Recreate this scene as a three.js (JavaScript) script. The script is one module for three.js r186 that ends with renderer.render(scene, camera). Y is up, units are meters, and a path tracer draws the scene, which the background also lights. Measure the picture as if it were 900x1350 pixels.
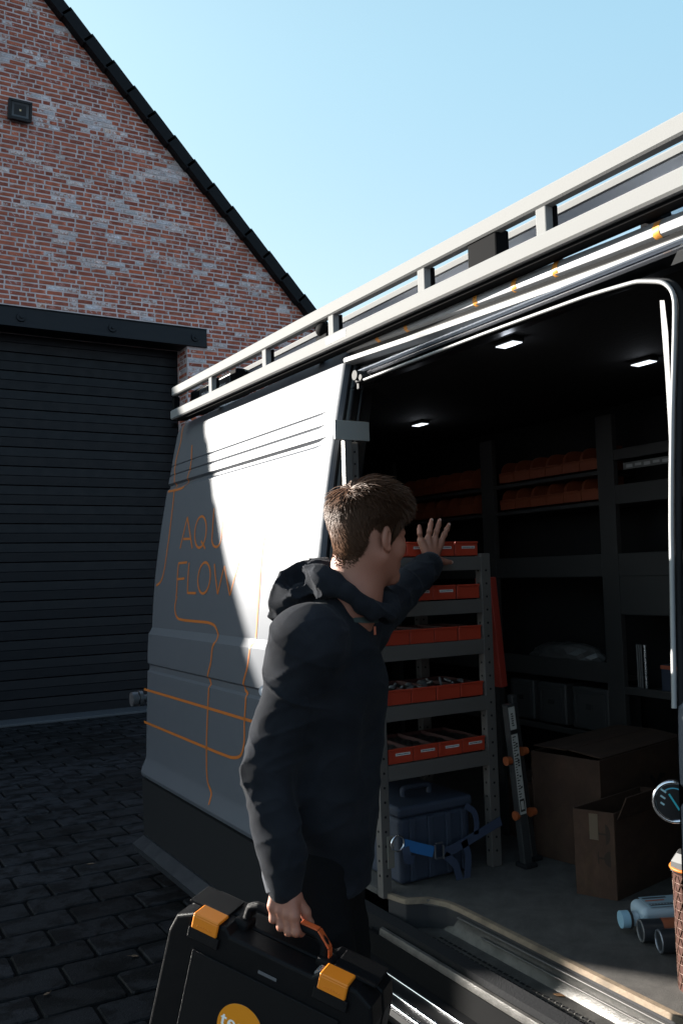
import * as THREE from 'three';
import { mergeGeometries, toCreasedNormals } from 'three/addons/utils/BufferGeometryUtils.js';
import { RoundedBoxGeometry } from 'three/addons/geometries/RoundedBoxGeometry.js';

const V3 = THREE.Vector3;
const v = (x, y, z) => new V3(x, y, z);
// ------------------------------------------------------------------ camera
const scene = new THREE.Scene();
const W = 682, H = 1024, EYE = v(0, 1.71, 0), F = 1166.6;
const camera = new THREE.PerspectiveCamera(2 * Math.atan(675 / F) * 180 / Math.PI, W / H, 0.05, 2000);
const yaw = 0.53081, pitch = 0.07038, roll = -0.0286;
const fw = v(Math.sin(yaw) * Math.cos(pitch), Math.sin(pitch), -Math.cos(yaw) * Math.cos(pitch));
const r0 = v(Math.cos(yaw), 0, Math.sin(yaw)), u0 = r0.clone().cross(fw);
const RT = r0.clone().multiplyScalar(Math.cos(roll)).addScaledVector(u0, Math.sin(roll));
const UPV = r0.clone().multiplyScalar(-Math.sin(roll)).addScaledVector(u0, Math.cos(roll));
camera.position.copy(EYE);
camera.quaternion.setFromRotationMatrix(new THREE.Matrix4().makeBasis(RT, UPV, fw.clone().negate()));
scene.add(camera);
// measuring helpers: a pixel of the 900 x 1350 photograph and a depth or plane -> a point of the place
const rayOf = (x, y) => RT.clone().multiplyScalar((x - 450) / F).addScaledVector(UPV, -(y - 675) / F).add(fw);
const P = (x, y, d) => EYE.clone().addScaledVector(rayOf(x, y), d);
const PX = (x, y, X) => { const r = rayOf(x, y); return EYE.clone().addScaledVector(r, (X - EYE.x) / r.x); };
const PY = (x, y, Y) => { const r = rayOf(x, y); return EYE.clone().addScaledVector(r, (Y - EYE.y) / r.y); };
const PZ = (x, y, Z) => { const r = rayOf(x, y); return EYE.clone().addScaledVector(r, (Z - EYE.z) / r.z); };
const dirC = (r, u, d) => RT.clone().multiplyScalar(r).addScaledVector(UPV, u).addScaledVector(fw, d).normalize();

// ------------------------------------------------------------------ sky and sun
const sunAz = 35 * Math.PI / 180, sunEl = 17.3 * Math.PI / 180;
const SUN = v(-Math.sin(sunAz) * Math.cos(sunEl), Math.sin(sunEl), -Math.cos(sunAz) * Math.cos(sunEl));
{
  const w = 512, h = 256, data = new Float32Array(w * h * 4);
  for (let j = 0; j < h; j++) for (let i = 0; i < w; i++) {
    const el = ((j + 0.5) / h - 0.5) * Math.PI, a = ((i + 0.5) / w - 0.5) * 2 * Math.PI;
    const dx = Math.cos(el) * Math.cos(a), dy = Math.sin(el), dz = Math.cos(el) * Math.sin(a);
    const c = dx * SUN.x + dy * SUN.y + dz * SUN.z, ang = Math.acos(Math.max(-1, Math.min(1, c))) * 180 / Math.PI;
    const e = Math.max(0, dy), hz = Math.exp(-e * 6), near = Math.exp(-ang / 52), glow = Math.exp(-ang / 16);
    const zen = Math.max(0, Math.min(1, (e - 0.5) / 0.4)), mixz = (p, q) => p + (q - p) * zen * zen * (3 - 2 * zen);
    const base = [mixz(0.135, 0.09) + 0.76 * hz, mixz(0.325, 0.15) + 0.62 * hz, mixz(0.485, 0.30) + 0.56 * hz];
    const add = [0.56 * near + 1.2 * glow, 0.58 * near + 1.2 * glow, 0.42 * near + 1.0 * glow];
    const o = (j * w + i) * 4;
    for (let k = 0; k < 3; k++) data[o + k] = 0.365 * (dy < 0 ? [0.09, 0.085, 0.08][k] : base[k] + add[k] * (0.35 + 0.65 * Math.exp(-e * 0.8)));
    data[o + 3] = 1;
  }
  const sky = new THREE.DataTexture(data, w, h, THREE.RGBAFormat, THREE.FloatType);
  sky.mapping = THREE.EquirectangularReflectionMapping; sky.magFilter = THREE.LinearFilter; sky.minFilter = THREE.LinearFilter; sky.needsUpdate = true;
  scene.background = sky; scene.environment = sky;
}
const sun = new THREE.DirectionalLight(new THREE.Color().setRGB(1, 0.95, 0.87), 5);
sun.position.copy(SUN).multiplyScalar(40).add(v(2, 0, -5)); sun.target.position.set(2, 0, -5);
sun.castShadow = true; sun.shadow.mapSize.set(4096, 4096);
Object.assign(sun.shadow.camera, { left: -16, right: 16, top: 16, bottom: -16, near: 1, far: 90 });
scene.add(sun, sun.target);

const renderer = new THREE.WebGLRenderer({ antialias: true });
renderer.setSize(W, H);
renderer.toneMapping = THREE.LinearToneMapping;
renderer.toneMappingExposure = 4.3;
renderer.shadowMap.enabled = true;

// ------------------------------------------------------------------ helpers
let seed = 12345;
const rnd = () => { seed = (seed * 1664525 + 1013904223) >>> 0; return seed / 4294967296; };
const rr = (a, b) => a + (b - a) * rnd();
const lerp = (a, b, t) => a + (b - a) * t, clamp = (x, a, b) => Math.max(a, Math.min(b, x));
const sstep = (a, b, x) => { const t = clamp((x - a) / (b - a), 0, 1); return t * t * (3 - 2 * t); };
const used = new Map();
const numbered = (n) => { const k = used.get(n) || 0; used.set(n, k + 1); return k ? n + '_' + String(k).padStart(3, '0') : n; };
const hash3 = (x, y, z) => { let h = Math.imul(x, 374761393) ^ Math.imul(y, 668265263) ^ Math.imul(z, 2147483647 - 91); h = Math.imul(h ^ (h >>> 13), 1274126177); return ((h ^ (h >>> 16)) >>> 0) / 4294967296; };
function noise3(x, y, z) {
  const xi = Math.floor(x), yi = Math.floor(y), zi = Math.floor(z); let fx = x - xi, fy = y - yi, fz = z - zi;
  fx = fx * fx * (3 - 2 * fx); fy = fy * fy * (3 - 2 * fy); fz = fz * fz * (3 - 2 * fz);
  const c = (a, b, d) => hash3(xi + a, yi + b, zi + d);
  return lerp(lerp(lerp(c(0, 0, 0), c(1, 0, 0), fx), lerp(c(0, 1, 0), c(1, 1, 0), fx), fy), lerp(lerp(c(0, 0, 1), c(1, 0, 1), fx), lerp(c(0, 1, 1), c(1, 1, 1), fx), fy), fz);
}
const fbm = (x, y, z, o = 4) => { let s = 0, a = 0.5, t = 0; for (let i = 0; i < o; i++) { s += a * noise3(x, y, z); t += a; x *= 2.03; y *= 2.03; z *= 2.03; a *= 0.5; } return s / t; };
// tileable 2-d noise textures
function tileNoise(u, w, period, s) { const a = u * 2 * Math.PI, b = w * 2 * Math.PI, r = period / 6.283; return noise3(r * Math.cos(a) + s, r * Math.sin(a) + r * Math.cos(b) + 7.3, r * Math.sin(b) + s * 1.7); }
function dataTex(n, fn, srgb, rep = 1) {
  const d = new Uint8Array(n * n * 4);
  for (let j = 0; j < n; j++) for (let i = 0; i < n; i++) { const c = fn(i / n, j / n); const o = (j * n + i) * 4; for (let k = 0; k < 3; k++) d[o + k] = clamp(Math.round(255 * (Array.isArray(c) ? c[k] : c)), 0, 255); d[o + 3] = 255; }
  const t = new THREE.DataTexture(d, n, n); t.wrapS = t.wrapT = THREE.RepeatWrapping; t.magFilter = THREE.LinearFilter; t.minFilter = THREE.LinearMipmapLinearFilter; t.generateMipmaps = true;
  if (srgb) t.colorSpace = THREE.SRGBColorSpace; t.repeat.set(rep, rep); t.needsUpdate = true; return t;
}
const tn = (u, w, s) => 0.5 * tileNoise(u, w, 8, s) + 0.3 * tileNoise(u, w, 18, s + 11) + 0.2 * tileNoise(u, w, 44, s + 23);
const texFine = dataTex(256, (u, w) => { const n = 0.55 * tileNoise(u, w, 90, 3) + 0.45 * rnd(); return n; }, false, 1);
const texBlotch = dataTex(256, (u, w) => { const n = tn(u, w, 5); return 0.62 + 0.38 * n; }, true, 1);
const texStain = dataTex(256, (u, w) => { const n = tn(u, w, 25), q = sstep(0.35, 0.6, n); return 0.42 + 0.5 * q + 0.12 * tileNoise(u, w, 70, 2); }, true, 1);
const texRough = dataTex(256, (u, w) => { const n = tn(u, w, 15); return [0, 0.45 + 0.55 * n, 0.5]; }, false, 1);
const col = (r, g, b) => new THREE.Color().setRGB(r, g, b);
const M = (c, rough = 0.7, metal = 0, extra = {}) => new THREE.MeshPhysicalMaterial({ color: Array.isArray(c) ? col(...c) : new THREE.Color(c), roughness: rough, metalness: metal, ...extra });
const rep = (t, k) => { const c = t.clone(); c.repeat.set(k, k); c.needsUpdate = true; return c; };

function shadow(o) { o.castShadow = true; o.receiveShadow = true; return o; }
function part(name, geo, mat, parent, label) {
  if (Array.isArray(geo)) geo = merge(geo);
  const m = shadow(new THREE.Mesh(geo, mat)); m.name = parent === scene || !parent ? numbered(name) : name;
  (parent || scene).add(m); if (label) m.userData.label = label; return m;
}
function thing(name, label, category, pos = [0, 0, 0], group, turn = 0) {
  const g = new THREE.Group(); g.name = numbered(name); g.position.set(...(pos.isVector3 ? [pos.x, pos.y, pos.z] : pos)); g.rotation.y = turn;
  g.userData = { label, category }; if (group) g.userData.group = group; scene.add(g); return g;
}
function merge(list) {
  list = list.map((g) => { g = g.index ? g.toNonIndexed() : g; for (const k of Object.keys(g.attributes)) if (!['position', 'normal', 'uv', 'color'].includes(k)) g.deleteAttribute(k); return g; });
  const anyCol = list.some((g) => g.attributes.color);
  if (anyCol) for (const g of list) if (!g.attributes.color) g.setAttribute('color', new THREE.BufferAttribute(new Float32Array(g.attributes.position.count * 3).fill(1), 3));
  return mergeGeometries(list, false);
}
// box between two corners, rounded
function box(x0, y0, z0, x1, y1, z1, r = 0.004, seg = 1) {
  const a = Math.abs(x1 - x0), b = Math.abs(y1 - y0), c = Math.abs(z1 - z0);
  const g = new RoundedBoxGeometry(a, b, c, seg, Math.min(r, 0.45 * Math.min(a, b, c)));
  return g.translate((x0 + x1) / 2, (y0 + y1) / 2, (z0 + z1) / 2);
}
// a box swept from a to b with given width / height, "side" the width direction
function bar(a, b, w, h, side = v(1, 0, 0), r = 0.002) {
  const L = a.distanceTo(b), d = b.clone().sub(a).normalize(), up = d.clone().cross(side).normalize(), s = up.clone().cross(d);
  const g = new RoundedBoxGeometry(w, h, L, 1, Math.min(r, 0.45 * Math.min(w, h, L)));
  return g.applyMatrix4(new THREE.Matrix4().makeBasis(s, up, d.clone())).translate((a.x + b.x) / 2, (a.y + b.y) / 2, (a.z + b.z) / 2);
}
function cyl(a, b, ra, rb = ra, seg = 16, open = false) {
  const L = a.distanceTo(b), g = new THREE.CylinderGeometry(rb, ra, L, seg, 1, open);
  return g.applyQuaternion(new THREE.Quaternion().setFromUnitVectors(v(0, 1, 0), b.clone().sub(a).normalize())).translate((a.x + b.x) / 2, (a.y + b.y) / 2, (a.z + b.z) / 2);
}
const tube = (pts, r, seg = 40, rad = 8, closed = false) => new THREE.TubeGeometry(new THREE.CatmullRomCurve3(pts, closed, 'catmullrom', 0.3), seg, r, rad, closed);
function quadStrip(rows, flip = false) { // rows: array of arrays of Vector3 -> smooth grid, uv in metres
  const n = rows.length, m = rows[0].length, pos = [], uv = [], idx = [];
  for (let i = 0; i < n; i++) { let s = 0; for (let j = 0; j < m; j++) { const p = rows[i][j]; if (j) s += p.distanceTo(rows[i][j - 1]); pos.push(p.x, p.y, p.z); uv.push(i ? rows[0][0].distanceTo(rows[i][0]) : 0, s); } }
  for (let i = 0; i < n - 1; i++) for (let j = 0; j < m - 1; j++) { const a = i * m + j, b = a + 1, c = a + m, d = c + 1; flip ? idx.push(a, b, c, b, d, c) : idx.push(a, c, b, b, c, d); }
  const g = new THREE.BufferGeometry(); g.setAttribute('position', new THREE.Float32BufferAttribute(pos, 3)); g.setAttribute('uv', new THREE.Float32BufferAttribute(uv, 2)); g.setIndex(idx); g.computeVertexNormals(); return g;
}
// extrude a closed profile [[x,y],...] along z from z0 to z1
function prism(prof, z0, z1, bevel = 0) {
  const s = new THREE.Shape(prof.map((p) => new THREE.Vector2(p[0], p[1])));
  return new THREE.ExtrudeGeometry(s, { depth: z1 - z0, bevelEnabled: bevel > 0, bevelSize: bevel, bevelThickness: bevel, bevelSegments: 1, curveSegments: 8 }).translate(0, 0, z0);
}
// the same for a profile [[z,y],...] swept along x
const prismX = (prof, x0, x1) => prism(prof.map((p) => [-p[0], p[1]]), x0, x1).rotateY(Math.PI / 2);
function canvasTex(w, h, draw) { const c = document.createElement('canvas'); c.width = w; c.height = h; draw(c.getContext('2d'), w, h); const t = new THREE.CanvasTexture(c); t.colorSpace = THREE.SRGBColorSpace; return t; }
// a thin sheet standing at "c" with right vector and up vector, real thickness
function plate(c, right, up, w, h, th = 0.002) {
  const n = right.clone().cross(up).normalize(); const g = new THREE.BoxGeometry(w, h, th);
  return g.applyMatrix4(new THREE.Matrix4().makeBasis(right.clone().normalize(), up.clone().normalize(), n)).translate(c.x, c.y, c.z);
}

// ---- signed-distance meshing (surface nets)
const smin = (a, b, k) => { const h = Math.max(k - Math.abs(a - b), 0) / k; return Math.min(a, b) - h * h * k * 0.25; };
function cap(a, b, ra, rb) { // tapered capsule
  const bx = b.x - a.x, by = b.y - a.y, bz = b.z - a.z, l2 = bx * bx + by * by + bz * bz || 1e-9;
  return (x, y, z) => { const px = x - a.x, py = y - a.y, pz = z - a.z, t = clamp((px * bx + py * by + pz * bz) / l2, 0, 1); return Math.hypot(px - t * bx, py - t * by, pz - t * bz) - (ra + (rb - ra) * t); };
}
function ell(c, ax, ra) { // ellipsoid with axes ax[3] and radii ra[3]
  return (x, y, z) => { const px = x - c.x, py = y - c.y, pz = z - c.z; let s = 0, g = 0; for (let i = 0; i < 3; i++) { const q = (px * ax[i].x + py * ax[i].y + pz * ax[i].z) / ra[i]; s += q * q; g += (q / ra[i]) * (q / ra[i]); } const k0 = Math.sqrt(s), k1 = Math.sqrt(g); return k1 < 1e-9 ? -Math.min(...ra) : k0 * (k0 - 1) / k1; };
}
function meshSDF(f, lo, hi, h) {
  const nx = Math.ceil((hi.x - lo.x) / h) + 1, ny = Math.ceil((hi.y - lo.y) / h) + 1, nz = Math.ceil((hi.z - lo.z) / h) + 1, d = new Float32Array(nx * ny * nz);
  const I = (i, j, k) => (k * ny + j) * nx + i;
  for (let k = 0; k < nz; k++) for (let j = 0; j < ny; j++) for (let i = 0; i < nx;) {
    const q = f(lo.x + i * h, lo.y + j * h, lo.z + k * h); d[I(i, j, k)] = q; i++;
    let skip = Math.floor(Math.abs(q) / h * 0.7) - 2; while (skip-- > 0 && i < nx) { d[I(i, j, k)] = q > 0 ? h : -h; i++; }
  }
  const vi = new Int32Array(nx * ny * nz).fill(-1), pos = [], idx = [];
  const C = [[0, 0, 0], [1, 0, 0], [0, 1, 0], [1, 1, 0], [0, 0, 1], [1, 0, 1], [0, 1, 1], [1, 1, 1]], E = [[0, 1], [2, 3], [4, 5], [6, 7], [0, 2], [1, 3], [4, 6], [5, 7], [0, 4], [1, 5], [2, 6], [3, 7]];
  for (let k = 0; k < nz - 1; k++) for (let j = 0; j < ny - 1; j++) for (let i = 0; i < nx - 1; i++) {
    const q = C.map((c) => d[I(i + c[0], j + c[1], k + c[2])]); let neg = 0; for (const t of q) if (t < 0) neg++;
    if (!neg || neg === 8) continue;
    let sx = 0, sy = 0, sz = 0, n = 0;
    for (const [a, b] of E) if ((q[a] < 0) !== (q[b] < 0)) { const t = q[a] / (q[a] - q[b]); sx += C[a][0] + t * (C[b][0] - C[a][0]); sy += C[a][1] + t * (C[b][1] - C[a][1]); sz += C[a][2] + t * (C[b][2] - C[a][2]); n++; }
    vi[I(i, j, k)] = pos.length / 3; pos.push(lo.x + (i + sx / n) * h, lo.y + (j + sy / n) * h, lo.z + (k + sz / n) * h);
  }
  const quad = (a, b, c, e, fl) => { if (a < 0 || b < 0 || c < 0 || e < 0) return; fl ? idx.push(a, c, b, b, c, e) : idx.push(a, b, c, b, e, c); };
  for (let k = 1; k < nz - 1; k++) for (let j = 1; j < ny - 1; j++) for (let i = 1; i < nx - 1; i++) {
    const s = d[I(i, j, k)] < 0;
    if (s !== d[I(i + 1, j, k)] < 0) quad(vi[I(i, j - 1, k - 1)], vi[I(i, j, k - 1)], vi[I(i, j - 1, k)], vi[I(i, j, k)], !s);
    if (s !== d[I(i, j + 1, k)] < 0) quad(vi[I(i - 1, j, k - 1)], vi[I(i - 1, j, k)], vi[I(i, j, k - 1)], vi[I(i, j, k)], !s);
    if (s !== d[I(i, j, k + 1)] < 0) quad(vi[I(i - 1, j - 1, k)], vi[I(i, j - 1, k)], vi[I(i - 1, j, k)], vi[I(i, j, k)], !s);
  }
  const nor = new Float32Array(pos.length), e = h * 0.5, uv = new Float32Array(pos.length / 3 * 2);
  for (let i = 0; i < pos.length; i += 3) {
    const x = pos[i], y = pos[i + 1], z = pos[i + 2]; let a = f(x + e, y, z) - f(x - e, y, z), b = f(x, y + e, z) - f(x, y - e, z), c = f(x, y, z + e) - f(x, y, z - e); const l = Math.hypot(a, b, c) || 1;
    nor[i] = a / l; nor[i + 1] = b / l; nor[i + 2] = c / l; uv[i / 3 * 2] = x * 0.7 + z * 0.7; uv[i / 3 * 2 + 1] = y;
  }
  const g = new THREE.BufferGeometry(); g.setAttribute('position', new THREE.Float32BufferAttribute(pos, 3)); g.setAttribute('normal', new THREE.BufferAttribute(nor, 3)); g.setAttribute('uv', new THREE.BufferAttribute(uv, 2)); g.setIndex(idx);
  return g;
}

// ================================================================== GROUND
const groundMat = M([0.0055, 0.0056, 0.006], 0.95, 0, { specularIntensity: 0.2, map: rep(texBlotch, 0.5), bumpMap: rep(texFine, 3), bumpScale: 0.004 });
{
  const g = new THREE.PlaneGeometry(900, 900).rotateX(-Math.PI / 2); const uv = g.attributes.uv; for (let i = 0; i < uv.count; i++) uv.setXY(i, uv.getX(i) * 900, uv.getY(i) * 900);
  const m = part('ground', g, groundMat); m.userData.kind = 'structure'; m.userData.label = 'dark paved yard in front of the garage';
  m.position.y = -0.012;
  // pavers
  const pave = new THREE.Group(); pave.name = 'pavement'; pave.userData = { kind: 'structure', label: 'dark grey block paving of long bevelled pavers' }; scene.add(pave);
  const PL = 0.35, PW = 0.23, gap = 0.014, all = [];
  for (let k = 0; k < 55; k++) { const z = 1.2 - k * PW, off = (k % 2) * PL / 2 + rr(-0.02, 0.02); for (let x = -5; x < 8; x += PL) all.push([x + off, z]); }
  const tones = [[0.010, 0.0098, 0.0105], [0.0145, 0.0145, 0.016], [0.019, 0.0192, 0.0215], [0.022, 0.0222, 0.025]];
  const mats = tones.map((c, i) => M(c, 0.9, 0, { specularIntensity: 0.3, map: rep(texStain, 1.1 + i * 0.2), bumpMap: rep(texFine, 2), bumpScale: 0.003, roughnessMap: rep(texRough, 1) }));
  function paver(s) { // bevelled block, slightly uneven
    const a = PL / 2 - gap / 2 - rr(0, 0.003), b = PW / 2 - gap / 2 - rr(0, 0.003), q = 0.0045, t = () => rr(-0.0012, 0.0012);
    const cr = rr(0.006, 0.014), oct = (A, B) => [[-A + cr, -B], [A - cr, -B], [A, -B + cr], [A, B - cr], [A - cr, B], [-A + cr, B], [-A, B - cr], [-A, -B + cr]], top = oct(a - q, b - q).map(([X, Z]) => [X, t(), Z]), mid = oct(a, b).map(([X, Z]) => [X, -0.007, Z]), bot = mid.map((p) => [p[0], -0.05, p[2]]);
    const tri = [], f = (A, B, C, D) => tri.push(A, D, C, A, C, B);
    f(top[0], top[1], top[2], top[3]); f(top[4], top[5], top[6], top[7]); f(top[0], top[3], top[4], top[7]); for (let i = 0; i < 8; i++) { const n = (i + 1) % 8; f(mid[i], mid[n], top[n], top[i]); f(bot[i], bot[n], mid[n], mid[i]); }
    const g = new THREE.BufferGeometry(), p = [], uv = [], ou = rnd() * 5, ov = rnd() * 5; for (const q3 of tri) { p.push(...q3); uv.push(q3[0] + ou, q3[2] + q3[1] + ov); }
    g.setAttribute('position', new THREE.Float32BufferAttribute(p, 3)); g.setAttribute('uv', new THREE.Float32BufferAttribute(uv, 2)); g.computeVertexNormals(); return g;
  }
  const variants = Array.from({ length: 10 }, paver);
  const inView = (x, z) => { const q = v(x, 0, z).sub(EYE), d = q.dot(fw); if (d < 1) return 0; const px = 450 + F * q.dot(RT) / d, py = 675 - F * q.dot(UPV) / d; return px > -40 && px < 480 && py < 1400 && x < 1.75 ? 1 / d : 0; };
  all.sort((p, q) => inView(q[0], q[1]) - inView(p[0], p[1]));
  const rest = [[], [], [], []];
  all.forEach(([x, z], i) => {
    if (z < -11.25 || (x > 1.9 && z > -5)) return;
    const y = rr(-0.003, 0.003), k = Math.min(3, Math.floor(clamp((fbm(x * 0.9 + 4, z * 1.3, 7, 3) - 0.32) * 2.6, 0, 0.999) * 3 + rnd() * 1.2)), vi = Math.floor(rnd() * 10), rot = rr(-0.012, 0.012);
    if (i < 300) { const b = part('paver', variants[vi], mats[k], pave); b.position.set(x, y, z); b.rotation.y = rot; }
    else rest[k].push(variants[vi].clone().rotateY(rot).translate(x, y, z));
  });
  rest.forEach((l, k) => { if (l.length) { const s = part('paver_field', merge(l), mats[k], pave); s.userData.kind = 'stuff'; } });
}

// ================================================================== GARAGE
const ZW = -11.34, AX = 2.1, AY = 9.6, HALF = 7.3, DX0 = 2 * AX - 4.28, DX1 = 4.28, DY = 4.906;
{
  const g = thing('garage', 'red brick garage with limewashed patches, steep gable and wide black door', 'building', [AX, 0, ZW]);
  const L = (geo) => geo.translate(-AX, 0, -ZW);
  const limey = (u, w, s, amt) => { const n = tn(u, w, s), f = tileNoise(u, w, 60, s + 3); return sstep(1 - amt - 0.12, 1 - amt + 0.12, n * 0.75 + f * 0.35); };
  const mixc = (a, b, t) => a.map((q, i) => lerp(q, b[i], t));
  const brickTex = (s, red, amt) => dataTex(128, (u, w) => { const n = tn(u, w, s); const c = red.map((q) => q * (0.78 + 0.44 * n)); return mixc(c, [0.88, 0.82, 0.815].map((q) => q * (0.85 + 0.3 * tileNoise(u, w, 40, s))), limey(u, w, s + 40, amt)); }, true);
  const bm = [
    M([1, 1, 1], 0.92, 0, { map: brickTex(1, [0.74, 0.40, 0.30], 0.22), vertexColors: true, bumpMap: rep(texFine, 1), bumpScale: 0.003 }),
    M([1, 1, 1], 0.92, 0, { map: brickTex(2, [0.64, 0.335, 0.26], 0.28), vertexColors: true, bumpMap: rep(texFine, 1), bumpScale: 0.003 }),
    M([1, 1, 1], 0.92, 0, { map: brickTex(3, [0.70, 0.44, 0.36], 0.5), vertexColors: true, bumpMap: rep(texFine, 1), bumpScale: 0.004 }),
    M([1, 1, 1], 0.92, 0, { map: brickTex(4, [0.72, 0.52, 0.46], 0.62), vertexColors: true, bumpMap: rep(texFine, 1), bumpScale: 0.005 }),
  ];
  const mortar = M([1, 1, 1], 0.95, 0, { map: rep(dataTex(256, (u, w) => { const n = tn(u, w, 31); return [0.87, 0.80, 0.79].map((q) => q * (0.80 + 0.32 * n)); }, true), 0.8), bumpMap: rep(texFine, 4), bumpScale: 0.006 });
  // front wall with the door opening, side walls, back wall
  const sh = new THREE.Shape([[AX - HALF, 0], [DX0, 0], [DX0, DY], [DX1, DY], [DX1, 0], [AX + HALF, 0], [AX + HALF, AY - HALF], [AX, AY], [AX - HALF, AY - HALF]].map((p) => new THREE.Vector2(...p)));
  const wall = part('wall', L(new THREE.ExtrudeGeometry(sh, { depth: 0.4, bevelEnabled: false }).translate(0, 0, ZW - 0.4)), mortar, g);
  part('wall', [L(box(AX - HALF, 0, ZW - 9, AX - HALF + 0.3, AY - HALF, ZW - 0.41, 0.01)), L(box(AX + HALF - 0.3, 0, ZW - 9, AX + HALF, AY - HALF, ZW - 0.41, 0.01))], bm[1], g);
  const back = new THREE.Shape([[AX - HALF, 0], [AX + HALF, 0], [AX + HALF, AY - HALF], [AX, AY], [AX - HALF, AY - HALF]].map((p) => new THREE.Vector2(...p)));
  part('wall', L(new THREE.ExtrudeGeometry(back, { depth: 0.3, bevelEnabled: false }).translate(0, 0, ZW - 9.31)), bm[1], g);
  // bricks
  const CH = 0.0623, J = 0.014, PR = 0.004;
  function brickGeo(w, tint) {
    const a = w / 2, b = (CH - J) / 2, q = 0.004, j = () => rr(-0.0022, 0.0022);
    const fr = [[-a + q + j(), -b + q + j(), PR + j()], [a - q + j(), -b + q + j(), PR + j()], [a - q + j(), b - q + j(), PR + j()], [-a + q + j(), b - q + j(), PR + j()]], bk = [[-a, -b, -0.004], [a, -b, -0.004], [a, b, -0.004], [-a, b, -0.004]];
    const tri = [], f = (A, B, C, D) => tri.push(A, B, C, A, C, D); f(...fr); for (let i = 0; i < 4; i++) { const n = (i + 1) % 4; f(bk[i], bk[n], fr[n], fr[i]); }
    const p = [], uv = [], cc = [], ou = rnd() * 9, ov = rnd() * 9; for (const t of tri) { p.push(...t); uv.push(t[0] * 2.3 + ou, t[1] * 2.3 + ov); cc.push(...tint); }
    const ge = new THREE.BufferGeometry(); ge.setAttribute('position', new THREE.Float32BufferAttribute(p, 3)); ge.setAttribute('uv', new THREE.Float32BufferAttribute(uv, 2)); ge.setAttribute('color', new THREE.Float32BufferAttribute(cc, 3)); ge.computeVertexNormals(); return ge;
  }
  const tint = () => { const k = rr(0.74, 1.06), w = rnd() < 0.05 ? 0.14 : rr(-0.05, 0.05); return [k * (1 + w), k, k * (1 - w)]; };
  const list = [];
  for (let row = 0; row < AY / CH; row++) {
    const y = (row + 0.5) * CH, hw = Math.min(HALF, AY - y - CH / 2); let x = AX - hw - rr(0, 0.2), k = Math.floor(rnd() * 3);
    while (x < AX + hw) {
      const w = (row % 2 ? k % 3 !== 1 : rnd() < 0.55) ? rr(0.186, 0.194) : rr(0.086, 0.094); k++;
      let a = x, b = x + w; x = b + J;
      if (a < AX - hw) a = AX - hw; if (b > AX + hw) b = AX + hw;
      if (y - CH / 2 < DY - 0.005 && y + CH / 2 > 0) { if (a < DX1 && b > DX1) a = DX1 + 0.002; else if (b > DX0 && a < DX0) b = DX0 - 0.002; else if (a >= DX0 && b <= DX1) continue; }
      if (y + CH / 2 > DY - 0.01 && y - CH / 2 < 5.15 && a < 4.56 && b > 2 * AX - 4.56) { if (b > 4.56 + 0.05) a = 4.564; else if (a < 2 * AX - 4.56 - 0.05) b = 2 * AX - 4.564; else continue; }
      if (b - a < 0.03) continue;
      const n = fbm(a * 2.3 + 3, y * 5.5, 2.5, 4) + rr(-0.17, 0.17), m = n > 0.72 ? 3 : n > 0.63 ? 2 : rnd() < 0.5 ? 0 : 1;
      list.push({ x: (a + b) / 2, y, w: b - a, m });
    }
  }
  const score = (o) => { const q = v(o.x, o.y, ZW).sub(EYE), d = q.dot(fw), px = 450 + F * q.dot(RT) / d, py = 675 - F * q.dot(UPV) / d; if (px < -10 || px > 410 || py < -10 || py > 520) return 0; return (Math.abs(o.w - 0.19) < 0.005 ? 1 : 0.01) / d; };
  list.sort((p, q) => score(q) - score(p));
  const stretch = bm.map(() => Array.from({ length: 5 }, () => brickGeo(0.19, tint())));
  const rest = [[], [], [], []];
  list.forEach((o, i) => {
    if (i < 300) { const b = part('brick', stretch[o.m][Math.floor(rnd() * 5)], bm[o.m], wall); b.position.set(o.x - AX, o.y, 0); b.rotation.z = rr(-0.008, 0.008); }
    else rest[o.m].push(brickGeo(o.w, tint()).translate(o.x - AX, o.y, 0));
  });
  // bricks of the reveals beside the door
  for (const s of [0, 1]) for (let row = 0; row < Math.floor(DY / CH); row++) for (let z = 0.05 + (row % 2) * 0.05, k = row; z < 0.36; k++) {
    const w = k % 2 ? 0.19 : 0.09; const m = rnd() < 0.3 ? 2 : Math.floor(rnd() * 2);
    rest[m].push(brickGeo(Math.min(w, 0.38 - z), tint()).rotateY(s ? -Math.PI / 2 : Math.PI / 2).translate((s ? DX1 : DX0) - AX, (row + 0.5) * CH, -z - w / 2 + 0.02)); z += w + J;
  }
  rest.forEach((l, k) => { const s = part('brick_field', merge(l), bm[k], wall); s.userData.kind = 'stuff'; });
  // steel lintel with rosettes
  const steel = M([0.010, 0.0115, 0.015], 0.6, 0, { specularIntensity: 0.4, roughnessMap: rep(texRough, 2), bumpMap: rep(texFine, 3), bumpScale: 0.001 });
  const lx0 = 2 * AX - 4.56, lx1 = 4.56, lint = part('lintel', [L(box(lx0, DY, ZW - 0.05, lx1, 5.141, ZW + 0.03, 0.004)), L(box(lx0, DY, ZW - 0.3, lx1, DY + 0.02, ZW - 0.051, 0.003)), L(box(lx0, 5.1411, ZW - 0.02, lx1, 5.152, ZW + 0.045, 0.003)), L(box(lx0, DY - 0.012, ZW - 0.3, lx1, DY - 0.0005, ZW + 0.045, 0.003))], steel, g);
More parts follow.
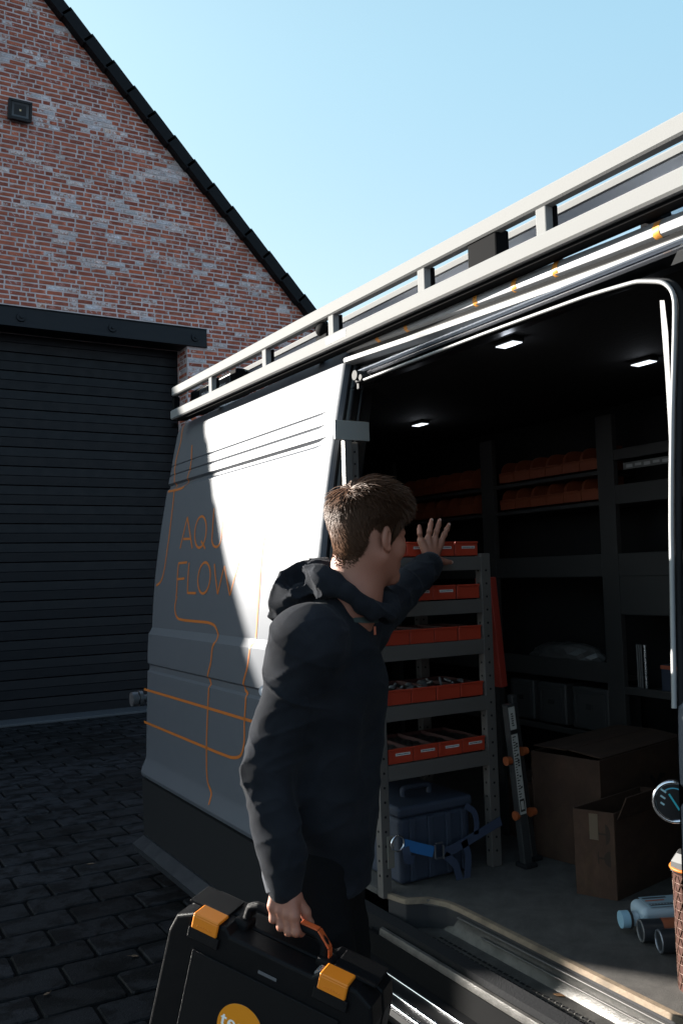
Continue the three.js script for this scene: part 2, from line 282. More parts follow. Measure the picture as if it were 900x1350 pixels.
  for (let k = -2; k <= 2; k++) { const bx = AX + k * 1.143; const c = new THREE.CylinderGeometry(0.052, 0.058, 0.022, 24).rotateX(Math.PI / 2).translate(bx - AX, 5.016, 0.041), n = new THREE.CylinderGeometry(0.02, 0.022, 0.02, 6).rotateX(Math.PI / 2).translate(bx - AX, 5.016, 0.06); part('bolt', [c, n], steel, lint); }
  // door of ribbed sections
  const dm = M([0.0085, 0.009, 0.0112], 0.6, 0, { specularIntensity: 0.35, roughnessMap: rep(texRough, 1.5), bumpMap: rep(texFine, 5), bumpScale: 0.0008 });
  const door = new THREE.Group(); door.name = 'garage_door'; g.add(door);
  const sh2 = 4.9 / 20;
  for (let k = 0; k < 20; k++) {
    const y0 = k * sh2 + 0.02, y1 = (k + 1) * sh2 + 0.016, d0 = -0.385;
    const pr = [[d0 - 0.03, y0], [d0, y0 + 0.006], [d0 + 0.004, y0 + sh2 * 0.48], [d0 - 0.006, y0 + sh2 * 0.5], [d0 + 0.004, y0 + sh2 * 0.52], [d0, y1 - 0.006], [d0 - 0.03, y1]];
    const q = prismX(pr, DX0 - AX - 0.15, DX1 - AX + 0.15);
    part('door_panel', q, dm, door);
  }
  part('threshold', L(box(DX0, 0.0, ZW - 0.37, DX1, 0.035, ZW + 0.05, 0.01)), M([0.07, 0.075, 0.085], 0.8, 0, { map: rep(texBlotch, 2) }), g);
  part('door_frame', L(box(DX1 - 0.002, 0, ZW - 0.5, DX1 + 0.14, DY, ZW - 0.41, 0.004)), steel, g); part('door_frame', L(box(DX0 - 0.14, 0, ZW - 0.5, DX0 + 0.002, DY, ZW - 0.41, 0.004)), steel, g);
  // roof slabs and verge tiles
  const rm = M([0.011, 0.0112, 0.0125], 0.85, 0, { specularIntensity: 0.25, roughnessMap: rep(texRough, 2), bumpMap: rep(texFine, 2), bumpScale: 0.002 });
  const s2 = Math.SQRT1_2, roof = new THREE.Group(); roof.name = 'roof'; g.add(roof);
  for (const sg of [-1, 1]) {
    const a = [0.0, AY + 0.03], b = [sg * (HALF + 0.35), AY - HALF - 0.35 + 0.03], n = [sg * s2 * 0.12, s2 * 0.12];
    let pr = [a, b, [b[0] + n[0], b[1] + n[1]], [a[0], a[1] + 0.17]]; if (sg > 0) pr = pr.slice().reverse();
    part('roof_slope', prism(pr, -9.6, -0.02), rm, roof);
    for (let k = 0; k < 26; k++) {
      const t0 = k * 0.395 - 0.05, L0 = 0.44, tile = new RoundedBoxGeometry(L0, 0.165, 0.2, 1, 0.006).rotateZ(-0.05).translate(L0 / 2, 0.025, 0.0);
      tile.rotateZ(-Math.PI / 4).translate(t0 * s2, AY - t0 * s2 + 0.03, 0.0); if (sg < 0) tile.rotateY(Math.PI);
      const m = part('verge_tile', tile, rm, roof); m.position.z = 0.04;
    }
  }
  part('ridge_tile', new THREE.CylinderGeometry(0.14, 0.14, 9.7, 10, 1, false, 0, Math.PI).rotateZ(Math.PI / 2).rotateY(Math.PI / 2).translate(0, AY + 0.17, -4.75), rm, roof);
}
// floodlight on the gable
{
  const c = PZ(26.5, 146, ZW + 0.09), g = thing('floodlight', 'small black square floodlight fixed on the brick gable', 'floodlight', [c.x, c.y, c.z]);
  const bk = M([0.012, 0.013, 0.016], 0.45, 0.3);
  part('housing', box(-0.14, -0.12, -0.05, 0.14, 0.12, 0.03, 0.012, 2).rotateX(0.25), bk, g);
  const fr = []; for (const [x0, y0, x1, y1] of [[-0.142, 0.09, 0.142, 0.122], [-0.142, -0.122, 0.142, -0.09], [-0.142, -0.09, -0.11, 0.09], [0.11, -0.09, 0.142, 0.09]]) fr.push(box(x0, y0, 0.02, x1, y1, 0.045, 0.004).rotateX(0.25));
  part('frame', fr, bk, g);
  part('reflector', new THREE.ConeGeometry(0.11, 0.035, 4, 1, true).rotateY(Math.PI / 4).rotateX(-Math.PI / 2).scale(1.3, 1.1, 1).translate(0, 0, 0.022).rotateX(0.25), M([0.07, 0.072, 0.078], 0.5, 0.2), g);
  part('led', new THREE.BoxGeometry(0.022, 0.022, 0.008).translate(0, 0.0, 0.032).rotateX(0.25), M([0.8, 0.62, 0.35], 0.4), g);
  part('bracket', [box(-0.05, -0.06, -0.088, 0.05, 0.05, -0.05, 0.004)], bk, g);
}

// ================================================================== VAN
const prof = [[0.2, 1.690], [0.54, 1.690], [0.555, 1.648], [0.575, 1.642], [0.60, 1.650], [0.645, 1.672], [0.67, 1.676], [0.9, 1.682], [1.08, 1.688], [1.16, 1.690], [1.172, 1.703], [1.200, 1.705], [1.212, 1.692], [1.26, 1.692], [1.385, 1.699], [1.402, 1.711], [1.425, 1.723], [1.55, 1.730], [1.73, 1.746], [1.9, 1.769], [2.05, 1.793], [2.2, 1.820], [2.255, 1.830], [2.27, 1.850], [2.283, 1.852], [2.296, 1.838], [2.34, 1.848], [2.346, 1.856], [2.354, 1.851], [2.40, 1.860], [2.405, 1.866], [2.412, 1.862], [2.5, 1.879], [2.6, 1.900], [2.64, 1.914], [2.672, 1.935], [2.69, 1.99]];
const leftX = (y) => { for (let i = 1; i < prof.length; i++) if (y <= prof[i][0]) { const [a, b] = [prof[i - 1], prof[i]]; return lerp(a[1], b[1], clamp((y - a[0]) / (b[0] - a[0]), 0, 1)); } return 1.99; };
const smoothX = (y) => { const q = y > 2.24 && y < 2.43 ? lerp(1.829, 1.864, (y - 2.24) / 0.19) : leftX(y); return q; };
const onPanel = (px, py) => { let X = 1.74, p; for (let i = 0; i < 14; i++) { p = PX(px, py, X); X = leftX(clamp(p.y, 0.2, 2.68)); } return p; };
const ZF = -3.17, ZR = -5.29, ZD = -1.40, ZN = 1.15, FL = 0.60, CXV = 2.72;
const van = thing('van', 'dark grey panel van with orange line livery and its side door open', 'van', [CXV, 0, -3]);
const VL = (g) => g.translate(-CXV, 0, 3);
const vp = (name, geo, mat, parent = van, label) => part(name, VL(Array.isArray(geo) ? merge(geo) : geo), mat, parent, label);
const flake = dataTex(256, () => [0, 0.72 + 0.28 * rnd(), 1], false);
const paint = M([0.082, 0.088, 0.101], 0.54, 0.13, { specularIntensity: 0.38, bumpMap: rep(texFine, 5), bumpScale: 0.00018, roughnessMap: rep(dataTex(256, (u, w) => [0, 0.86 + 0.14 * tn(u, w, 4), 1]), 0.7) });
const black = M([0.009, 0.009, 0.0095], 0.6, 0, { specularIntensity: 0.4 }), rubber = M([0.012, 0.012, 0.013], 0.8, 0, { specularIntensity: 0.4, bumpMap: rep(texFine, 8), bumpScale: 0.0006 }), gloss = M([0.012, 0.013, 0.015], 0.38, 0, { specularIntensity: 0.6 });
const alu = M([0.62, 0.63, 0.64], 0.36, 0.85, { roughnessMap: rep(texRough, 3) }), chrome = M([0.75, 0.77, 0.8], 0.12, 1), greySteel = M([0.16, 0.155, 0.15], 0.55, 0.15, { roughnessMap: rep(texRough, 3) });
const white = M([0.72, 0.73, 0.74], 0.4, 0), orange = M([0.42, 0.115, 0.014], 0.54, 0, { specularIntensity: 0.5 }), dark = M([0.02, 0.019, 0.019], 0.85, 0, { bumpMap: rep(texFine, 4), bumpScale: 0.001 });
{
  // side panel: the creases fade out before its front edge
  const rows = [], zs = [[ZF - 0.0, 0.03], [ZF - 0.003, 0.014], [ZF - 0.008, 0.006], [ZF - 0.016, 0.0015], [ZF - 0.03, 0]];
  for (let k = 0; k <= 22; k++) zs.push([lerp(ZF - 0.06, ZR + 0.09, k / 22), 0]); zs.push([ZR + 0.05, 0.003], [ZR + 0.025, 0.012], [ZR + 0.008, 0.03], [ZR, 0.055]);
  for (const [z, off] of zs) rows.push(prof.map(([y, x]) => v((z > ZF - 0.22 ? lerp(smoothX(y), x, sstep(ZF - 0.06, ZF - 0.2, z)) : x) + off, y, z)));
  vp('side_panel', toCreasedNormals(quadStrip(rows, false), 0.42), paint);
  // body forward of the opening
  const rows2 = [], z2 = [[ZD, 0.03], [ZD + 0.004, 0.01], [ZD + 0.012, 0.002], [ZD + 0.03, 0], [ZD + 0.4, 0], [0.2, 0.0], [ZN, 0.12]];
  for (const [z, off] of z2.reverse()) rows2.push(prof.filter((p) => p[0] < 2.62).map(([y, x]) => v(smoothX(y) + off - 0.008, y, z)));
  vp('front_side_panel', toCreasedNormals(quadStrip(rows2, false), 0.42), paint);
  // black edge and seals of the panel, full height
  const edge = [], seal = []; for (let k = 0; k <= 30; k++) { const y = lerp(0.62, 2.64, k / 30), x = smoothX(y); edge.push([v(x + 0.028, y, ZF + 0.001), v(x + 0.16, y, ZF + 0.001)]); seal.push(v(x + 0.05, y, ZF + 0.012)); }
  vp('panel_edge', quadStrip(edge), black);
  vp('edge_seal', [tube(seal, 0.013, 60, 8), tube(seal.map((p) => v(p.x + 0.045, p.y, p.z + 0.002)), 0.008, 60, 6)], gloss);
  // dark plastic skirt below the panel and running board
  vp('skirt', prism([[1.668, 0.2], [1.662, 0.53], [1.70, 0.54], [1.74, 0.2]], ZR + 0.02, ZD - 0.02), M([0.010, 0.0103, 0.0115], 0.75, 0, { specularIntensity: 0.35, bumpMap: rep(texFine, 3), bumpScale: 0.001 }));
  vp('lower_trim', prism([[1.60, 0.13], [1.59, 0.17], [1.655, 0.205], [1.72, 0.2], [1.72, 0.13]], ZR + 0.05, ZF + 0.4), M([0.024, 0.026, 0.03], 0.6, 0.1, { roughnessMap: rep(texRough, 2) }));
  // roof, far side, rear, nose
  const roofP = [[1.96, 2.60], [1.99, 2.635], [2.08, 2.665], [2.25, 2.70], [CXV, 2.72], [3.19, 2.70], [3.42, 2.67], [3.51, 2.64], [3.54, 2.6], [3.60, 2.3], [3.68, 1.8], [3.74, 1.3], [3.74, 0.5]];
  vp('roof', toCreasedNormals(quadStrip([ZN, ZR].map((z) => roofP.map(([x, y]) => v(x, y, z))), false), 0.5), paint);
  vp('roof_underlayer', prism([[1.97, 2.56], [2.02, 2.625], [2.25, 2.675], [CXV, 2.70], [3.19, 2.675], [3.42, 2.64], [3.5, 2.57]], ZR + 0.02, ZN - 0.05), black);
  const cs = [[1.69, 0.25], [1.685, 0.9], [1.73, 1.45], [1.80, 2.05], [1.90, 2.50], [1.99, 2.60], [2.25, 2.66], [3.19, 2.66], [3.48, 2.62], [3.54, 2.58], [3.64, 2.05], [3.71, 1.45], [3.74, 0.9], [3.74, 0.25]];
  vp('rear_door', prism(cs.map(([x, y]) => [lerp(x, CXV, 0.07), y]), ZR - 0.02, ZR + 0.02), paint);
  vp('nose', prism(cs, ZN - 0.05, ZN), paint);
  vp('underbody', box(1.75, 0.32, ZR + 0.05, 3.68, 0.38, ZN - 0.1), black);
  // wheels behind the skirt
  for (const [x, z] of [[1.86, -3.75], [1.86, 0.35], [3.58, -3.75], [3.58, 0.35]]) {
    const w = new THREE.Group(); w.name = 'wheel'; w.position.set(x - CXV, 0.35, z + 3); van.add(w);
    part('tyre', new THREE.TorusGeometry(0.255, 0.098, 14, 40).rotateY(Math.PI / 2), rubber, w);
    part('rim', new THREE.CylinderGeometry(0.2, 0.2, 0.14, 28).rotateZ(Math.PI / 2), M([0.3, 0.31, 0.33], 0.4, 0.7), w);
  }
  // gutter with its lip and shiny upper strip above the opening (z from front edge of the panel forward)
  const gz = [-3.135, -2.6, -2.1, -1.7, -1.3, -0.6, 0.3, ZN], drop = (z) => z < -1.44 ? 0.072 * Math.pow(clamp((z + 3.1) / 1.66, 0, 1), 0.8) : 0.072 + 0.01 * (z + 1.44);
  const strip = (pr, inset = 0) => toCreasedNormals(quadStrip(gz.map((z) => pr.map(([x, y]) => v(x + inset, y - drop(z), z)))), 0.6);
  vp('gutter', strip([[1.99, 2.70], [1.93, 2.694], [1.905, 2.69], [1.891, 2.683], [1.883, 2.668], [1.880, 2.655], [1.884, 2.644], [1.896, 2.638]]), M([0.30, 0.305, 0.32], 0.45, 0.15, { specularIntensity: 0.6 }));
  vp('gutter_channel', strip([[1.896, 2.638], [1.902, 2.628], [1.9, 2.618], [1.885, 2.615]]), black);
  vp('gutter_lip', strip([[1.887, 2.617], [1.874, 2.613], [1.870, 2.604], [1.873, 2.594], [1.885, 2.589], [1.92, 2.588]]), M([0.3, 0.3, 0.3], 0.5, 0.2));
  for (const px of [[457, 455], [497, 443], [535, 432], [626, 388], [677, 368], [731, 346], [864, 296]]) {
    const z = PX(px[0], px[1], 1.884).z, st = [];
    for (const q of [[1.93, 2.6945], [1.905, 2.6905], [1.891, 2.6835], [1.883, 2.6685], [1.8798, 2.655], [1.8838, 2.644], [1.896, 2.6375]]) st.push([v(q[0] - 0.001, q[1] - drop(z) + 0.001, z - 0.011), v(q[0] - 0.001, q[1] - drop(z) + 0.001, z + 0.011)]);
    vp('livery_stripe', quadStrip(st), M([0.75, 0.3, 0.04], 0.5));
  }
  // header: dark recess with the sliding door rail, then the pale seal lip
  vp('header_recess', toCreasedNormals(quadStrip(gz.map((z) => [[1.92, 2.588 - drop(z)], [1.955, 2.585 - drop(z)], [1.96, 2.52], [1.955, 2.49], [1.90, 2.486]].map(([x, y]) => v(x, y, z)))), 0.6), M([0.016, 0.017, 0.02], 0.4, 0.2));
  const tk = (a, b) => [a, b];
  vp('door_rail', prism([[1.872, 2.523], [1.866, 2.53], [1.870, 2.537], [1.905, 2.537], [1.94, 2.53], [1.94, 2.523]], -3.02, ZD + 0.02), M([0.2, 0.23, 0.28], 0.3, 0.8));
  vp('door_rail', prism([[1.86, 2.50], [1.854, 2.507], [1.86, 2.513], [1.93, 2.51], [1.93, 2.50]], -2.93, ZD + 0.02), M([0.1, 0.105, 0.12], 0.25, 0.7));
  vp('rail_bracket', [box(1.84, 2.475, -3.0, 1.9, 2.50, -2.94, 0.006), cyl(v(1.83, 2.505, -2.985), v(1.89, 2.505, -2.985), 0.02), cyl(v(1.835, 2.49, -2.95), v(1.88, 2.49, -2.95), 0.012), box(1.86, 2.455, -3.02, 1.885, 2.50, -3.0, 0.004)], M([0.03, 0.03, 0.031], 0.6, 0, { specularIntensity: 0.2 }));
  // seal lip: along the header, round the corner and down the front jamb
  const lip = [v(1.842, 2.476, -2.93), v(1.842, 2.4755, -2.2), v(1.838, 2.468, -1.75), v(1.828, 2.452, -1.56)];
  for (let k = 0; k <= 8; k++) { const a = k / 8 * Math.PI / 2; lip.push(v(lerp(1.822, 1.79, k / 8), 2.36 + 0.078 * Math.cos(a), -1.505 + 0.085 * Math.sin(a))); }
  lip.splice(4); for (const [px, py] of [[869, 371.5], [876, 374], [882, 379], [886, 386], [888.5, 396], [889, 412], [888, 460], [885.5, 540], [884.3, 620], [884.2, 700], [886, 810], [888, 934]]) { let X = 1.8, p; for (let i = 0; i < 8; i++) { p = PX(px, py, X); X = Math.min(smoothX(p.y) - 0.012, 1.83); } lip.push(p); }
  const lc = new THREE.CatmullRomCurve3(lip, false, 'catmullrom', 0.2);
  vp('door_seal', new THREE.TubeGeometry(lc, 200, 0.0062, 8), M([0.22, 0.22, 0.22], 0.5, 0.2));
  vp('door_seal', new THREE.TubeGeometry(new THREE.CatmullRomCurve3(lip.map((p) => v(p.x + 0.016, p.y + 0.0, p.z + 0.008)), false, 'catmullrom', 0.2), 160, 0.009, 8), rubber);
  // front jamb: dark return and pale lower strip
  const jr = []; for (let k = 0; k <= 24; k++) { const y = lerp(FL, 2.52, k / 24); jr.push([v(smoothX(y) + 0.004, y, ZD - 0.001), v(smoothX(y) + 0.05, y, ZD - 0.03), v(smoothX(y) + 0.15, y, ZD - 0.03)]); }
  vp('front_jamb', quadStrip(jr), black);
  vp('header_corner', prism([[1.83, 2.46], [1.88, 2.535], [1.96, 2.53], [1.96, 2.44]], ZD - 0.05, ZD + 0.02), black);
  { const q = [[872, 396, 6], [876, 440, 8], [879, 490, 6], [882, 560, 3.5], [884, 620, 2]].map(([px, py, w]) => { const X = Math.min(smoothX(PX(px, py, 1.8).y), 1.84) + 0.004; return [PX(px - w / 2, py, X + 0.012), PX(px + w / 2, py, X), PX(px + w / 2, py, X + 0.004), PX(px - w / 2, py, X + 0.016), PX(px - w / 2, py, X + 0.012)]; }); vp('jamb_trim', toCreasedNormals(quadStrip(q), 0.5), M([0.22, 0.22, 0.225], 0.6, 0.1, { bumpMap: rep(texFine, 30), bumpScale: 0.001 })); }
  // interior shell
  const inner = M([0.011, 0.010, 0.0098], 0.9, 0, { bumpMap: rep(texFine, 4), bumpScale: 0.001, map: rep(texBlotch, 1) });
  const ZB = ZD + 0.12;
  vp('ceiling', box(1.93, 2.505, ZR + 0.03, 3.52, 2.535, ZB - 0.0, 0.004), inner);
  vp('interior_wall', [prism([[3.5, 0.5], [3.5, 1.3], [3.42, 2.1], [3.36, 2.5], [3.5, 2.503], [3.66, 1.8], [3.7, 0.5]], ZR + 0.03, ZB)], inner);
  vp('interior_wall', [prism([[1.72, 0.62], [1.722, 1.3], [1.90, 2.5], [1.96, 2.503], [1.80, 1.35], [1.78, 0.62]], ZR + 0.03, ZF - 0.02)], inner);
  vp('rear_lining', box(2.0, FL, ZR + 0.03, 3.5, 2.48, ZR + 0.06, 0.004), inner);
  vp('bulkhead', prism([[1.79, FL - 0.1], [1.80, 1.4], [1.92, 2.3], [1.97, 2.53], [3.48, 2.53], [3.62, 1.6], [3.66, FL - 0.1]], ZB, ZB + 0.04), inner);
  // floor with the curved cut-out of the step well
  const fs = new THREE.Shape(); const P2 = [[3.6, ZR + 0.05], [1.74, ZR + 0.05], [1.70, -2.75], [1.705, -2.66]]; fs.moveTo(...P2[0]); for (const q of P2.slice(1)) fs.lineTo(...q); fs.bezierCurveTo(1.72, -2.56, 1.815, -2.58, 1.83, -2.42); fs.lineTo(1.83, ZB); fs.lineTo(3.6, ZB); fs.closePath();
  const floorM = M([0.12, 0.11, 0.10], 0.85, 0, { map: rep(dataTex(256, (u, w) => 0.55 + 0.45 * (0.6 * tn(u, w, 9) + 0.4 * rnd()), true), 3), bumpMap: rep(texFine, 10), bumpScale: 0.0012 });
  vp('floor', new THREE.ExtrudeGeometry(fs, { depth: 0.02, bevelEnabled: false, curveSegments: 12 }).rotateX(Math.PI / 2).translate(0, FL, 0), floorM);
  const rim = [v(1.705, FL - 0.006, -2.66), v(1.725, FL - 0.006, -2.58), v(1.79, FL - 0.006, -2.545), v(1.822, FL - 0.006, -2.48), v(1.829, FL - 0.006, -2.40), v(1.829, FL - 0.006, -2.0), v(1.829, FL - 0.006, -1.6), v(1.829, FL - 0.006, ZB)];
  const wood = M([0.27, 0.2, 0.135], 0.7, 0, { map: rep(texBlotch, 4), bumpMap: rep(texFine, 4), bumpScale: 0.0008 });
  const edgeRows = new THREE.CatmullRomCurve3(rim, false, 'catmullrom', 0.2).getPoints(90); const er = edgeRows.map((p, i) => { const t = edgeRows[Math.min(i + 1, 90)].clone().sub(edgeRows[Math.max(i - 1, 0)]).normalize(), n = v(-t.z, 0, t.x).multiplyScalar(t.z > 0 ? 1 : 1); return [p.clone().addScaledVector(n, -0.013).setY(FL + 0.002), p.clone().addScaledVector(n, 0.004).setY(FL + 0.0015), p.clone().addScaledVector(n, 0.006).setY(FL - 0.014), p.clone().addScaledVector(n, -0.004).setY(FL - 0.016)]; });
  vp('floor_edge', toCreasedNormals(quadStrip(er), 0.5), wood, van, 'bare plywood edge of the load floor');
  const wl = edgeRows.map((p) => [p.clone().setY(FL - 0.015), p.clone().setY(0.505)]); vp('step_riser', quadStrip(wl), M([0.025, 0.025, 0.027], 0.5, 0.2));
  vp('riser_trim', [bar(v(1.822, 0.57, -2.42), v(1.822, 0.57, ZB), 0.012, 0.006, v(1, 0, 0)), bar(v(1.818, 0.545, -2.3), v(1.818, 0.545, ZB), 0.006, 0.006, v(1, 0, 0))], M([0.1, 0.095, 0.09], 0.5, 0.5));
  // step tread with rows of slots
  const treadM = M([0.115, 0.11, 0.103], 0.55, 0.45, { roughnessMap: rep(texRough, 5), map: rep(texBlotch, 4), bumpMap: rep(texFine, 6), bumpScale: 0.0008 });
  const tread = vp('step_tread', toCreasedNormals(quadStrip([-2.62, -2.0, -1.6, ZB].map((z) => [[1.642, 0.44], [1.638, 0.495], [1.643, 0.512], [1.652, 0.514], [1.660, 0.506], [1.668, 0.503], [1.79, 0.503], [1.815, 0.509], [1.826, 0.53], [1.828, 0.56]].map(([x, y]) => v(x, y, z)))), 0.7), treadM);
  const slot = new THREE.BoxGeometry(0.0075, 0.0012, 0.016), lipG = new THREE.BoxGeometry(0.009, 0.0035, 0.004); let ns = 0; const extra = [];
  for (let c = 0; c < 5; c++) for (let k = 0; k < 55; k++) { const z = -2.45 + k * 0.0245 - (c % 2) * 0.012, x = 1.688 + c * 0.0215; if (z > -1.42) continue; const s = slot.clone(); const l = lipG.clone(); part('slot', VL(merge([s.translate(x, 0.5045, z)])), rubber, tread).castShadow = false; extra.push(l.translate(x, 0.505, z - 0.0095)); }
  const lips = part('slot_lips', VL(merge(extra)), treadM, tread); lips.userData.kind = 'stuff';
  // side step with bright ribs
  const st = vp('side_step', prism([[1.50, 0.37], [1.485, 0.385], [1.49, 0.40], [1.64, 0.415], [1.64, 0.34], [1.52, 0.34]], -2.72, ZD), M([0.006, 0.006, 0.0065], 0.5, 0, { specularIntensity: 0.3 }));
  for (const [x, y] of [[1.505, 0.4035], [1.545, 0.407], [1.60, 0.4125]]) { const r = bar(v(x, y, -2.66 + (x - 1.5)), v(x, y, ZD - 0.02), 0.012, 0.007, v(1, 0, 0), 0.003); part('chrome_rib', VL(r), chrome, st); }
  vp('well_wall', prism([[1.636, 0.34], [1.634, 0.49], [1.645, 0.49], [1.66, 0.34]], -2.72, ZD), M([0.006, 0.006, 0.0062], 0.8, 0, { specularIntensity: 0.15 }));
  // groove hardware and rear stop
  vp('door_roller', [cyl(PX(349, 911, 1.66), PX(349, 911, 1.70), 0.026, 0.022, 18), cyl(PX(349, 911, 1.645), PX(349, 911, 1.66), 0.014, 0.016, 14), box(1.67, PX(349, 911, 1.69).y - 0.02, PX(349, 911, 1.69).z, 1.70, PX(349, 911, 1.69).y + 0.02, PX(349, 911, 1.69).z + 0.07, 0.006)], M([0.4, 0.41, 0.43], 0.3, 0.8));
  const sp = PZ(183, 921, ZR - 0.05);
  vp('hinge_stop', [cyl(v(sp.x - 0.045, sp.y, sp.z), v(sp.x - 0.01, sp.y, sp.z), 0.043, 0.043, 24), cyl(v(sp.x, sp.y, sp.z), v(sp.x + 0.02, sp.y, sp.z), 0.047, 0.047, 24), cyl(v(sp.x - 0.02, sp.y, sp.z), v(sp.x + 0.12, sp.y, sp.z + 0.03), 0.022, 0.022, 16)], M([0.11, 0.115, 0.12], 0.3, 0.5), van, 'round black rubber stop at the rear corner');
  // ceiling lamps
  const lampM = new THREE.MeshStandardMaterial({ color: 0xffffff, emissive: new THREE.Color().setRGB(0.85, 0.92, 1), emissiveIntensity: 0.35, roughness: 0.4 });
  for (const [x, z] of [[2.04, -2.3], [2.715, -2.3], [2.04, -3.78], [2.715, -3.78]]) {
    const l = vp('ceiling_lamp', box(x - 0.028, 2.488, z - 0.052, x + 0.028, 2.506, z + 0.052, 0.008, 2), dark);
    part('lamp_lens', VL(box(x - 0.022, 2.4845, z - 0.045, x + 0.022, 2.4885, z + 0.045, 0.002)), lampM, l);
    const pl = new THREE.PointLight(0xeaf2ff, 0.003, 0, 2); pl.position.set(x, 2.47, z); pl.castShadow = true; scene.add(pl);
  }
}
// livery: thin orange film strokes that follow the panel
{
  const c2 = (list, ox, oy, s) => list.map(([x, y]) => [ox + x / s, oy + y / s]);
  function ribbon(pix, w, smooth = true) {
    let pts = pix.map(([x, y]) => onPanel(x, y)); if (smooth && pts.length > 2) pts = new THREE.CatmullRomCurve3(pts, false, 'centripetal').getPoints(pts.length * 12);
    let L = 0; const acc = [0]; for (let i = 1; i < pts.length; i++) acc.push(L += pts[i].distanceTo(pts[i - 1]));
    const n = Math.max(2, Math.round(L / 0.008)), rows = []; const at = (s) => { let i = 1; while (i < acc.length - 1 && acc[i] < s) i++; const t = (s - acc[i - 1]) / (acc[i] - acc[i - 1] || 1); return pts[i - 1].clone().lerp(pts[i], t); };
    for (let k = 0; k <= n; k++) { const p = at(L * k / n), a = at(Math.max(0, L * k / n - 0.006)), b = at(Math.min(L, L * k / n + 0.006)); let tz = b.z - a.z, ty = b.y - a.y; const l = Math.hypot(tz, ty) || 1; tz /= l; ty /= l; rows.push([-1, 1].map((s) => { const y = p.y + s * tz * w / 2, z = p.z - s * ty * w / 2; return v(leftX(y) - 0.0016, y, z); })); }
    return quadStrip(rows);
  }
  const put = (name, pix, w = 0.014, smooth = true) => vp(name, Array.isArray(pix[0][0]) ? pix.map((q) => ribbon(q, w, smooth)) : ribbon(pix, w, smooth), orange);
  put('livery_line', [[246.7, 549], [239, 580], [231.7, 613], [230, 647], [226, 685], [221.7, 719], [215.5, 758], [212, 767], [206.5, 772]]);
  put('livery_line', [[253.5, 587], [251.7, 613], [248, 632], [243, 641], [234, 645.5], [222, 648]]);
  put('livery_line', [[233.5, 786], [231, 800], [232, 810], [235, 815], [240, 817], [260, 819.3], [277, 821.5], [284, 826], [288, 837], [284.5, 846], [280.5, 853], [278, 874], [276, 894], [278.6, 901], [275, 918], [274.4, 931], [273.2, 960], [272.6, 985], [274, 1030], [279, 1046], [275.5, 1061]]);
  put('livery_line', [[353, 672], [351, 700], [347, 719], [342, 780], [337, 843], [331, 852], [328.6, 862], [326, 880.5], [323.5, 908], [327, 915], [323.5, 935], [322.5, 950], [322, 980], [318, 995], [309, 998.8], [290, 993], [273, 986], [230, 968], [190.5, 951.5]]);
  put('livery_line', [[190.5, 908.5], [273, 933], [341, 953.5], [400, 971]]);
  put('letter', [c2([[208, 263], [243, 115], [266, 262]], 180, 650, 3.6), c2([[224, 218], [259, 217]], 180, 650, 3.6)], 0.013, false);
  const ellp = (cx, cy, rx, ry, sl, a0 = 0, a1 = 6.2832, n = 26) => Array.from({ length: n + 1 }, (_, i) => { const a = lerp(a0, a1, i / n); return [180 + (cx + rx * Math.cos(a) - sl * ry * Math.sin(a)) / 3.6, 650 + (cy + ry * Math.sin(a)) / 3.6]; });
  put('letter', [ellp(305, 185, 27, 75, 0.08), c2([[308, 228], [327, 264]], 180, 650, 3.6)], 0.013, false);
  put('letter', [[...c2([[369, 72], [360, 210]], 180, 650, 3.6), ...ellp(381, 212, 22, 44, 0.06, 3.0, 0.15, 12), ...c2([[404, 205], [413, 82]], 180, 650, 3.6)]], 0.013, false);
  put('letter', [c2([[428, 238], [470, 95], [491, 246]], 180, 650, 3.6), c2([[443, 190], [483, 194]], 180, 650, 3.6)], 0.013, false);
  put('letter', [c2([[241, 329], [201, 333], [192, 470], [189, 492]], 180, 650, 3.6), c2([[196, 409], [229, 405]], 180, 650, 3.6)], 0.013, false);
  put('letter', [c2([[251, 330], [243, 474], [283, 475]], 180, 650, 3.6)], 0.013, false);
  put('letter', [ellp(322, 403, 29, 74, 0.08)], 0.013, false);
  put('letter', [c2([[371, 336], [386, 480], [419, 345], [444, 486], [487, 330]], 180, 650, 3.6)], 0.013, false);
}
